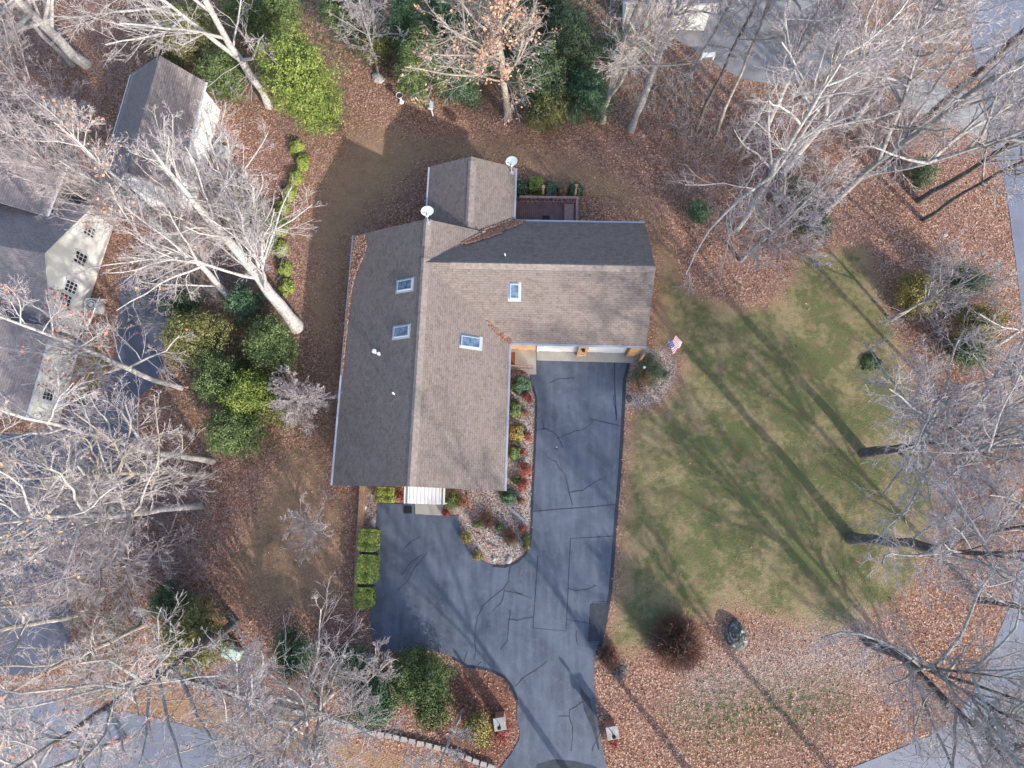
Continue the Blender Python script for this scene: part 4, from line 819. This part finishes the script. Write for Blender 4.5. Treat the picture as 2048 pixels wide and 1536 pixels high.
for (px, py, r, f, lab) in [(1055, 795, 12, 'red', 'small crimson shrub beside the second boxwood'), (1048, 826, 8, 'rusty', 'tiny rusty plant in the gravel by the drive'), (1047, 905, 7, 'red', 'little pink-red shrub in gravel beside a round boxwood'), (1050, 940, 14, 'red', 'crimson nandina near the lower east wall'), (1047, 973, 15, 'red', 'crimson nandina just above the lowest boxwood'), (1030, 958, 9, 'green', 'small green shrub between the two crimson nandinas'), (1056, 873, 8, 'red', 'small red shrub next to the golden one'),
  (1044, 1005, 9, 'rusty', 'brown-leaved plant beside the lowest boxwood'), (1046, 1055, 8, 'red', 'pink-red plant near the drive in the peninsula bed'), (1054, 1078, 10, 'green', 'dark green shrub near the tip of the peninsula bed'), (998, 1056, 9, 'dark', 'small dark shrub in the middle of the peninsula bed'), (955, 1050, 8, 'green', 'small green plant beside the loose bricks'), (934, 1075, 13, 'yellow', 'straw-yellow grassy plant at the left edge of the peninsula bed'), (955, 1115, 12, 'yellow', 'low yellow-green groundcover clump near the bed tip'), (1052, 1092, 8, 'yellow', 'amber plant at the rounded end of the bed'),
  (802, 995, 9, 'red', 'bright red shrub squeezed between hedge and awning'), (890, 1027, 8, 'red', 'small red plant at the corner of the awning pad')]:
    shrub(px, py, r, .55, lab, f, int(240+r*75), k=6, size=.055, name='bed_plant', group='small plants in the gravel beds', cat='plant', trunk=False)
shrub(908, 1000, 20, 1.1, 'loose green and rusty shrub right of the white awning', 'green', 2200, k=9, size=.06)
shrub(928, 1008, 14, .9, 'rusty bare-looking shrub beside the loose green one', 'rusty', 900, k=9, size=.06)
twigbush(975, 1040, 24, .7, 'low dark red barberry in the peninsula bed', 'red', 300, 4); twigbush(1020, 1075, 22, .7, 'low purple-brown bush near the drive in the peninsula bed', 'red', 280, 5)
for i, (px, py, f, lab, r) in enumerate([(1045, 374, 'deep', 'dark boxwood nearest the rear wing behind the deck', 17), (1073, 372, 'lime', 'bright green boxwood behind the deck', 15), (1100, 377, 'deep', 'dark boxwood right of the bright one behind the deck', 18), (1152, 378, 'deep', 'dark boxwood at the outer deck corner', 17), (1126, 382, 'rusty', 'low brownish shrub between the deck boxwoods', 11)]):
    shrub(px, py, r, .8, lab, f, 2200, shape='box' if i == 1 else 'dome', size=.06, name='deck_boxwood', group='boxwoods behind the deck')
limes = [(604, 322), (591, 353), (577, 384), (563, 414), (559, 457), (560, 495), (569, 536), (571, 572), (592, 292)]
words = ['second mound from the top of the lime row', 'third mound from the top of the lime row', 'fourth mound from the top of the lime row', 'fifth mound from the top of the lime row', 'sixth mound down, half under bare twigs', 'seventh mound down the lime row', 'eighth mound down the lime row', 'lowest mound of the lime row', 'topmost mound of the lime row beside the bright evergreen']
for (px, py), wd in zip(limes, words): shrub(px, py, 16, .55, 'lime green '+wd, 'limeb', 2400, shape='dome', size=.05, asp=1.25, name='lime_mound', group='row of lime green mounds in the leaves')
shrub(1296, 745, 42, 1.3, 'wide azalea with rusty tips at the garage corner', 'dark', 4200, k=16, size=.06, asp=.95); shrub(1280, 768, 28, 1.25, 'rust-tinged foliage at the front of the garage corner azalea', 'rusty', 1300, k=8, size=.055)
p = at(1288, 735, 1.35); b = MB(); b.lathe((0, 0, 0), [(.01, 0), (.07, .03), (.09, .09), (.05, .15), (.01, .17)], 12); o = b.build('garden_globe', WHITE); o.location = tuple(p); tag(o, 'small pale globe ornament in the garage corner azalea', 'ornament')
b = MB(); b.tube((0, 0, -1.35), (0, 0, .02), .02); b.build('stake', GUT, o)
shrub(620, 190, 80, 8.5, 'tall bright yellow-green arborvitae at the edge of the back lawn', 'lime', 24000, k=34, size=.12, asp=1.25, name='arborvitae', cat='tree', group=None, zr=.45)
EV = 'evergreens in the woods at the top'
for (px, py, r, h, f, lab, n, k) in [
 (845, 140, 52, 6, 'green', 'dark feathery evergreen beside the birdbath', 16000, 26), (820, 60, 40, 7, 'deep', 'narrow dark evergreen above the birdbath', 9000, 18),
 (700, 40, 55, 4.5, 'green', 'soft green evergreen mass right of the pale split tree', 9000, 20), (765, 100, 45, 3.5, 'olive', 'grey-green shrub under the slender grey tree', 4500, 16),
 (380, 60, 70, 4, 'olive', 'ivy-green thicket above the smaller white-walled house', 10000, 24), (450, 150, 55, 3, 'green', 'mottled green shrubs right of the small house roof', 7000, 20),
 (500, 30, 50, 4, 'green', 'green shrub behind the pale split tree top', 6500, 18), (330, 110, 40, 3, 'olive', 'dull green shrub at the ridge end of the small house', 3500, 14),
 (950, 90, 70, 4, 'dark', 'dark rhododendron under the tan-leaved oak', 11000, 26), (930, 170, 40, 3, 'deep', 'dark green shrub at the lower left of the tan-leaved oak', 4500, 14),
 (1080, 150, 62, 4, 'dark', 'dark evergreen right of the oak trunk', 9000, 24), (1150, 90, 60, 4.5, 'dark', 'dark evergreen between the oak and the leaning trunks', 8500, 22),
 (1180, 190, 52, 3.5, 'deep', 'deep green laurel around the base of the leaning trunk', 7500, 20), (1090, 222, 44, 2.5, 'olive', 'grey-olive shrub at the back lawn edge', 5000, 16),
 (1240, 100, 50, 4, 'dark', 'dark evergreen behind the twin leaning trunks', 6000, 20), (1040, 40, 50, 4, 'dark', 'dark evergreen at the top behind the oak crown', 6500, 18), (885, 40, 38, 4, 'deep', 'deep green bush at the top left of the oak', 4500, 14),
 (570, 20, 40, 4, 'green', 'green bush at the top edge above the arborvitae', 4500, 14), (1110, 20, 45, 4, 'dark', 'dark bush touching the top edge right of the oak', 4500, 14)]:
    shrub(px, py, r*1.15, h, lab, f, int(n*1.2), k=k, size=.10, group=EV)
EL = 'evergreens between the neighbouring houses'
for (px, py, r, h, f, lab, n, k) in [
 (400, 680, 62, 4.5, 'olive', 'olive grey-green evergreen at the foot of the pale leafy tree', 11000, 26), (545, 690, 50, 4.5, 'green', 'bright green hemlock nearest the west wall', 12000, 24),
 (455, 760, 50, 4, 'green', 'green hemlock in the middle of the left cluster', 9000, 22), (370, 620, 35, 3.5, 'dark', 'dark evergreen beside the cream gable wall thicket', 4500, 14),
 (510, 790, 45, 4, 'lime', 'yellow-green hemlock below the leaning beech trunk', 8500, 20), (470, 870, 48, 4, 'green', 'blue-green hemlock at the lower end of the left cluster', 8500, 20),
 (560, 830, 36, 3, 'olive', 'olive shrub under the small purple-grey tree', 4000, 14), (500, 610, 34, 3.5, 'deep', 'deep green shrub right under the big beech trunk', 4000, 14), (520, 460, 50, 3, 'green', 'green shrub tangled in the fine-twigged maple', 4000, 18), (470, 400, 40, 2.5, 'olive', 'olive shrub behind the fine-twigged maple', 2500, 14)]:
    shrub(px, py, r*1.15, h, lab, f, int(n*1.2), k=k, size=.10, group=EL)
EB = 'evergreens along the lower bank'
for (px, py, r, h, f, lab, n, k) in [
 (385, 1275, 72, 4.5, 'olive', 'broad dark conifer under the black leaning trunk', 14000, 30), (350, 1205, 40, 3, 'dark', 'dark shrub above the broad conifer', 4000, 14), (835, 1365, 62, 3.2, 'green', 'glossy rhododendron at the corner of the parking court', 12000, 26),
 (740, 1390, 58, 3, 'deep', 'dark rhododendron under the pale spreading tree', 9000, 24), (700, 1330, 40, 3, 'deep', 'deep green shrub left of the parking court', 4500, 16), (590, 1310, 50, 3, 'deep', 'bluish-green shrub behind the pale spreading tree', 5000, 18),
 (960, 1450, 34, 1.6, 'yellow', 'yellow-olive azalea left of the brick gate pillar', 3500, 14), (870, 1430, 38, 2, 'olive', 'olive shrub below the glossy rhododendron', 3500, 14)]:
    shrub(px, py, r, h, lab, f, n, k=k, size=.10, group=EB)
ER = 'shrubs by the right street'
for (px, py, r, h, f, lab, n, k) in [
 (1832, 590, 46, 2.2, 'yellow', 'yellow-green azalea at the right lawn edge', 9000, 22), (1925, 560, 38, 2.6, 'dark', 'dark green shrub behind the yellow-green azalea', 4000, 16), (1960, 640, 44, 2.6, 'yellow', 'tall olive shrub near the right street', 6500, 20),
 (1935, 700, 40, 2.4, 'dark', 'dark shrub under the spreading pale branches', 4000, 16), (1840, 345, 36, 1.8, 'dark', 'low dark shrub among leaves by the dark twin trunks', 2600, 14), (1400, 425, 26, 2.0, 'deep', 'dark holly at the end of the back bed', 2600, 12),
 (1630, 440, 40, 1.8, 'deep', 'dark low shrub at the foot of the forked trunk', 2500, 14), (1590, 400, 40, 1.8, 'dark', 'grey-green shrub inside the bare thicket', 2200, 14)]:
    shrub(px, py, r*1.1, h, lab, f, int(n*1.2), k=k, size=.085, group=ER)
shrub(1743, 725, 20, .22, 'low round green tuft alone in the right lawn', 'green', 1500, shape='dome', size=.05, name='grass_tuft', cat='plant')
shrub(1003, 1467, 17, .7, 'crimson shrub at the foot of the left gate pillar', 'red', 1600, k=7, size=.06, trunk=False, group='crimson shrubs at the gate pillars'); shrub(1223, 1484, 15, .6, 'crimson shrub at the foot of the right gate pillar', 'red', 1000, k=7, size=.06, trunk=False, group='crimson shrubs at the gate pillars')
twigbush(1362, 1290, 54, 3.6, 'large red-brown weeping bush on the lower bank', 'red', 2800, 11, spread=.95, tw=.012, zr=.5); twigbush(1218, 1315, 24, 1.6, 'small dark brown bush at the right edge of the drive', 'red', 520, 12, tw=.009)
twigbush(1240, 1345, 22, 1.0, 'grey-green wispy bush below the small brown one', 'grey', 160, 13)
# ------------------------------------------------------------------ undergrowth
brush([(180, 960), (430, 950), (450, 1060), (440, 1180), (340, 1200), (200, 1180), (150, 1080)], 600, 2.6, 'purple-brown tangle of undergrowth left of the side lawn', 'twig', 1)
brush([(150, 1180), (290, 1180), (280, 1340), (140, 1330)], 260, 2.2, 'grey tangle of twigs by the dark lot', 'grey', 2)
brush([(1340, 250), (1560, 230), (1640, 330), (1640, 470), (1520, 520), (1400, 470), (1330, 380)], 520, 2.8, 'bare tangle in the bed behind the house', 'twig', 3)
brush([(1640, 180), (1800, 210), (1860, 300), (1780, 340), (1640, 300)], 300, 2.4, 'grey-purple brush below the upper driveway', 'twig', 4)
brush([(0, 40), (230, 60), (250, 200), (150, 240), (0, 220)], 200, 1.8, 'thin brush in the upper left wood', 'twig', 5)
brush([(1130, 120), (1400, 140), (1420, 250), (1180, 250)], 280, 2.2, 'brush between the leaning trunks at the top', 'grey', 6)
brush([(1860, 560), (1990, 560), (2000, 720), (1900, 760), (1850, 700)], 160, 2.8, 'thin twigs through the shrubs by the right street', 'grey', 7)
brush([(1900, 780), (2040, 760), (2050, 1100), (1900, 1150)], 260, 2.6, 'pinkish brush beside the right street', 'twig', 8)
brush([(250, 540), (480, 470), (560, 560), (470, 640), (300, 660)], 260, 3.0, 'brush between the two neighbouring houses', 'grey', 9)
brush([(560, 1300), (760, 1280), (780, 1380), (600, 1400)], 150, 2.5, 'brush under the pale spreading tree', 'twig', 10)
# ------------------------------------------------------------------ trees: base pixel, a pixel higher on the trunk, height, radius
T = [
 ((172, 130), (70, 35), 17, .36, 'stout pale trunk in the upper left corner wood', dict(bk='pale', crown=12, first=.2, limbs=44, seed=2, dens=1.15, tw=.012)),
 ((146, 132), (88, 70), 13, .16, 'thin pale stem beside the stout upper left trunk', dict(bk='pale', crown=4, first=.3, limbs=12, seed=3)),
 ((538, 212), (420, 20), 19, .27, 'tall pale tree standing left of the arborvitae', dict(bk='pale', crown=7.5, first=.25, limbs=20, seed=4, fork=1)),
 ((594, 655), (505, 572), 13.5, .44, 'massive leaning beech trunk with cut band by the west wall', dict(bk='pale', tw=.008, crown=5.5, first=.35, limbs=34, asc=.6, seed=5, fork=6, dens=.85, lean=(-.22, .40), fsp=.7, kfr=(3, 6), frad=.36)),
 ((490, 622), (420, 545), 14, .24, 'second beech stem with clinging tan leaves', dict(bk='pale', crown=4.5, first=.12, limbs=20, seed=6, leaves='tan', lfrac=.055, lean=(-.28, .36))),
 ((445, 560), (300, 420), 13, .2, 'fine-twigged maple spreading over the small white house', dict(bk='twig', tw=.008, crown=5.2, first=.15, limbs=24, asc=.5, seed=7, fork=4, dens=1, lean=(-.2, .3), fsp=.7, frad=.5)),
 ((362, 775), (200, 718), 16, .19, 'pale birch-like tree with rust leaves before the cream house', dict(bk='pale', crown=5, first=.25, limbs=18, seed=8, leaves='rust', lfrac=.06)),
 ((425, 923), (150, 880), 19, .2, 'upper pale stem crossing the dark lot', dict(bk='pale', crown=5.6, first=.25, limbs=18, seed=9, fork=1)),
 ((424, 950), (200, 945), 18, .17, 'middle pale stem crossing the dark lot', dict(bk='tan', crown=6, first=.25, limbs=18, seed=10)),
 ((400, 1012), (130, 1022), 18, .2, 'lower pale stem crossing the dark lot', dict(bk='pale', crown=6, first=.25, limbs=20, seed=11, leaves='tan', lfrac=.012)),
 ((205, 1175), (60, 1205), 14, .13, 'slim tan stem over the lot edge', dict(bk='tan', crown=4.5, first=.3, limbs=12, seed=12)),
 ((288, 1248), (150, 1312), 16, .17, 'tan stem rising behind the broad conifer', dict(bk='tan', crown=5, first=.25, limbs=14, seed=13)),
 ((470, 1243), (290, 1362), 19, .27, 'black leaning trunk over the lower left street', dict(bk='dark', crown=7, first=.3, limbs=18, seed=14, leaves='rust', lfrac=.02)),
 ((662, 1385), (600, 1440), 12, .2, 'pale spreading tree with fanned branches at the lower bank', dict(bk='pale', crown=6, first=.08, limbs=24, asc=.8, seed=15, fork=4, dens=1.0, lean=(-.12, -.18), frad=.6, fsp=.6)),
 ((640, 1400), (620, 1500), 15, .19, 'dark stem beside the pale spreading tree', dict(bk='grey', crown=5, first=.15, limbs=16, seed=16)),
 ((762, 1345), (700, 1320), 6, .09, 'thin pale tree reaching over the parking court corner', dict(bk='pale', crown=3, first=.2, limbs=12, seed=17, lean=(.05, .08))),
 ((632, 1068), (610, 1050), 5, .09, 'small pinkish ornamental tree alone on the side lawn', dict(bk='twig', crown=2.9, first=.15, limbs=14, seed=18, dens=.9, tw=.008)),
 ((605, 822), (600, 800), 5.5, .10, 'small purple-grey dense tree close to the west wall', dict(bk='twig', crown=2.8, first=.2, limbs=22, seed=19, dens=1.2)),
 ((757, 152), (738, 70), 9, .10, 'slender grey tree between arborvitae and birdbath', dict(bk='grey', crown=3.6, first=.2, limbs=20, seed=20)),
 ((1018, 235), (1004, 60), 15, .27, 'tan-leaved oak at the edge of the back lawn', dict(bk='tan', crown=7.0, first=.26, limbs=32, seed=21, leaves='tan', lfrac=.26, dens=.9)),
 ((1205, 243), (1258, 20), 20, .22, 'left of two tall leaning trunks behind the back lawn', dict(bk='tan', crown=6, first=.3, limbs=18, seed=22, fork=1)),
 ((1262, 258), (1336, 12), 20, .27, 'right of two tall leaning trunks behind the back lawn', dict(bk='grey', crown=6, first=.3, limbs=18, seed=23, leaves='tan', lfrac=.015)),
 ((1393, 262), (1478, 60), 19, .13, 'slim dark stem nearest the garden bench', dict(bk='dark', crown=4, first=.4, limbs=10, seed=24)),
 ((1432, 268), (1520, 20), 19, .12, 'slim tan stem crossing the upper grey driveway', dict(bk='tan', crown=4, first=.4, limbs=10, seed=25)),
 ((1474, 300), (1560, 140), 19, .13, 'slim grey stem crossing the upper grey driveway', dict(bk='grey', crown=4, first=.4, limbs=12, seed=26)),
 ((1472, 460), (1600, 240), 18, .2, 'pale trunk rising from the back bed with white limbs', dict(bk='pale', crown=7, first=.3, limbs=20, seed=27, fork=1)),
 ((1560, 352), (1700, 175), 20, .27, 'stout pale trunk in the middle of the back thicket', dict(bk='pale', crown=6.5, first=.35, limbs=20, seed=28, fork=1)),
 ((1482, 520), (1565, 440), 13, .13, 'thin dark tree lowest in the back bed', dict(bk='grey', crown=4.5, first=.15, limbs=16, seed=29)),
 ((1648, 418), (1800, 312), 20, .27, 'forked trunk arching over the leaf bed', dict(bk='grey', crown=6.5, first=.3, limbs=18, seed=30, fork=2)),
 ((1812, 270), (1960, 130), 19, .3, 'thick dark trunk over the pale footpath', dict(bk='dark', crown=6, first=.4, limbs=14, seed=31)),
 ((1838, 402), (1960, 325), 18, .2, 'upper of the dark twin trunks by the right street', dict(bk='dark', crown=5.5, first=.3, limbs=16, seed=32)),
 ((1846, 440), (1950, 378), 17, .15, 'lower of the dark twin trunks by the right street', dict(bk='dark', crown=5, first=.3, limbs=14, seed=33)),
 ((1728, 908), (1895, 880), 17, .30, 'dark trunk with pale spreading limbs at the right lawn edge', dict(bk='dark', crown=7.5, first=.18, limbs=26, seed=34, fork=3, dens=1.1, kfr=(4, 6), frad=.5, thin=.45)),
 ((1703, 1078), (1860, 1094), 18, .32, 'dark trunk whose long shadow crosses the right lawn', dict(bk='dark', crown=6.5, first=.28, limbs=18, seed=35, fork=3, kfr=(5, 7), frad=.5, thin=.5)),
 ((1738, 1282), (1862, 1345), 17, .28, 'dark trunk leaning over the lower right street', dict(bk='dark', crown=7, first=.2, limbs=22, seed=36, fork=4, kfr=(3, 5), frad=.45, thin=.4)),
 ((925, 1420), (900, 1500), 12, .10, 'thin stem left of the gate pillar shrubs', dict(bk='grey', crown=2.5, first=.3, limbs=8, seed=37)),
 ((1990, 690), (2030, 670), 12, .14, 'thin tree by the right street above the dark shrubs', dict(bk='pale', crown=4.5, first=.2, limbs=16, seed=38)),
 ((1700, 250), (1790, 130), 18, .18, 'pale stem running over the fallen leaves above the footpath', dict(bk='grey', crown=5, first=.3, limbs=14, seed=39)),
 ((1530, 260), (1640, 60), 19, .2, 'grey trunk in front of the upper grey driveway', dict(bk='pale', crown=5.5, first=.3, limbs=18, seed=40)),
 ((70, 1090), (-40, 1090), 14, .2, 'pale tree over the dark lot at the left edge', dict(bk='pale', crown=5.8, first=.1, limbs=24, seed=42, lean=(.05, 0.))),
 ((150, 1230), (10, 1260), 14, .18, 'pale tree low over the lot corner', dict(bk='pale', crown=6, first=.15, limbs=20, seed=43, lean=(0, 0.))),
 ((60, 330), (0, 300), 11, .14, 'fine-twigged tree between the cream house and the upper wood', dict(bk='twig', crown=4.5, first=.15, limbs=22, seed=51, lean=(.08, -.05))),
 ((210, 330), (150, 250), 12, .13, 'fine-twigged tree at the corner of the smaller house', dict(bk='twig', crown=4.5, first=.2, limbs=22, seed=52, lean=(.0, .1))),
 ((1380, 150), (1450, 20), 15, .12, 'thin grey tree beside the garden bench', dict(bk='grey', crown=4.5, first=.2, limbs=16, seed=53)),
 ((330, 1120), (250, 1130), 10, .12, 'fine-twigged tree in the purple-brown tangle', dict(bk='twig', crown=4.8, first=.15, limbs=22, seed=54, lean=(.02, 0.))),
 ((1950, 860), (2040, 850), 14, .16, 'pale branched tree by the right street', dict(bk='pale', crown=5.5, first=.15, limbs=22, seed=55, lean=(-.12, .05))),
 ((1780, 640), (1850, 600), 9, .11, 'low spreading grey tree beside the yellow-green azalea', dict(bk='grey', crown=4.0, first=.15, limbs=14, seed=56, lean=(.05, 0))),
 ((250, 1480), (150, 1560), 14, .18, 'grey tree over the lower left street', dict(bk='grey', crown=6, first=.15, limbs=18, seed=44, leaves='rust', lfrac=.02, lean=(0., .1))),
 ((1960, 1200), (2100, 1230), 13, .2, 'dark tree at the bend of the right street', dict(bk='dark', crown=6.5, first=.15, limbs=26, seed=45, lean=(-.08, 0))),
 ((1900, 1420), (2100, 1530), 11, .15, 'grey tree hanging over the corner of the street', dict(bk='grey', crown=5.5, first=.15, limbs=26, seed=58, lean=(-.08, .05))),
 ((1400, 1575), (1480, 1680), 18, .2, 'tree just below the lower edge that shades the bank', dict(bk='grey', crown=5, first=.3, limbs=14, seed=46)),
 ((1760, 1640), (1860, 1740), 17, .22, 'tree across the lower street', dict(bk='grey', crown=7, first=.3, limbs=20, seed=47)),
 ((1260, 1720), (1300, 1850), 17, .22, 'tree south of the driveway mouth', dict(bk='grey', crown=7, first=.25, limbs=24, seed=48)),
 ((1040, 1700), (1050, 1850), 16, .2, 'tree below the street south of the drive', dict(bk='grey', crown=6.5, first=.25, limbs=22, seed=49)),
]
GRP = {'pale': 'pale bare trees', 'tan': 'tan-barked bare trees', 'grey': 'grey bare trees', 'dark': 'dark-trunked bare trees', 'twig': 'small fine-twigged trees'}
for base, mid, h, r0, lab, kw in T: tree(base, mid, h, r0, lab, group=GRP[kw['bk']], **kw)

# ------------------------------------------------------------------ fallen leaves
rg = np.random.default_rng(77); N = 260000
q = rg.uniform([-46, -32], [48, 56], (N, 2)); f_ = fields(q); lf = np.maximum(f_['leafy'], .035*f_['grass']); nzv = .5+.5*np.sin(q[:, 0]*.9+np.sin(q[:, 1]*.6)*2)*np.sin(q[:, 1]*.8+np.sin(q[:, 0]*.5)*2)
q = q[rg.random(N) < (lf**1.3)*(.55+.45*nzv)]; 
q = q[~((q[:, 0] > X0+.3) & (q[:, 0] < X1-.3) & (q[:, 1] > Y0) & (q[:, 1] < Y1)) & ~((q[:, 0] > X1-1) & (q[:, 0] < GX1-.5) & (q[:, 1] > GYS+.3) & (q[:, 1] < GYN-.4))]
GLEAF = leafmat('fallen_leaf', LEAFC)
V, Fq = leaf_quads(rg, np.concatenate([q, rg.uniform(.015, .06, (len(q), 1))], 1), .062, .0, .7, nrm=np.tile([[0, 0, 1.]], (len(q), 1)))
tag(rawmesh('fallen_leaves', V, Fq, GLEAF, None, {'rnd': ('FACE', rg.random(len(Fq)))}), 'brown and rust fallen leaves scattered over beds and wood floor', 'leaves', kind='stuff')
# leaf drifts on the roof: rear valley, west gutter, entry valley
def drift(n, fn, label, size=.06):
    pts = fn(n); V, Fq = leaf_quads(rg, pts, size, 0, .7, nrm=np.tile([[0, 0, 1.]], (len(pts), 1)))
    tag(rawmesh('leaf_drift', V, Fq, GLEAF, None, {'rnd': ('FACE', rg.random(len(Fq)))}), label, 'leaves', kind='stuff')
def valley(n):
    t = rg.random(n); y = GYR+1.7+t*(GYN-GYR-1.7); xv = np.where(y < Y1, XR+gN*(y-GYR)/mE, WXR+(WR_-(RZ-gN*(y-GYR)))/wm)
    wd = .15+1.15*np.sin(np.clip(t*1.0+.05, 0, 1)*2.2)*.55; off = rg.uniform(-.35, 1, n)*wd; x = np.minimum(xv+off, 9); x = np.where(off > 0, xv+off*1.3, xv+off)
    z = np.maximum.reduce([np.where(y < Y1, RZ-mE*(x-XR), WR_-wm*(x-WXR)), RZ-gN*(y-GYR)]); return np.stack([x, y, z+.05+rg.random(n)*.05], 1)
drift(5200, valley, 'thick drift of brown leaves in the rear roof valley')
def gutterl(n):
    t = rg.random(n)**1.3; y = Y1-.1-t*9.5; wd = .06+.75*np.exp(-((t-.10)/.16)**2)+.22*(1-t); x = X0+.02+rg.random(n)**1.3*wd*1.1-.05
    return np.stack([x, y, RZ-mW*(XR-x)+.02+rg.random(n)*.05], 1)
drift(3600, gutterl, 'leaves and needles banked along the west gutter')
def v2f(n):
    t = rg.random(n)**.6; x = X1-1.5+t*1.5; yv = GYR-(mE*(x-XR))/gS; x = x+rg.normal(size=n)*.05*(1+t*1.5); yv = yv+rg.normal(size=n)*.05*(1+t)
    return np.stack([x, yv, np.maximum(RZ-mE*(x-XR), RZ-gS*(GYR-yv))+.04], 1)
drift(500, v2f, 'orange pine straw in the front roof valley', .05)
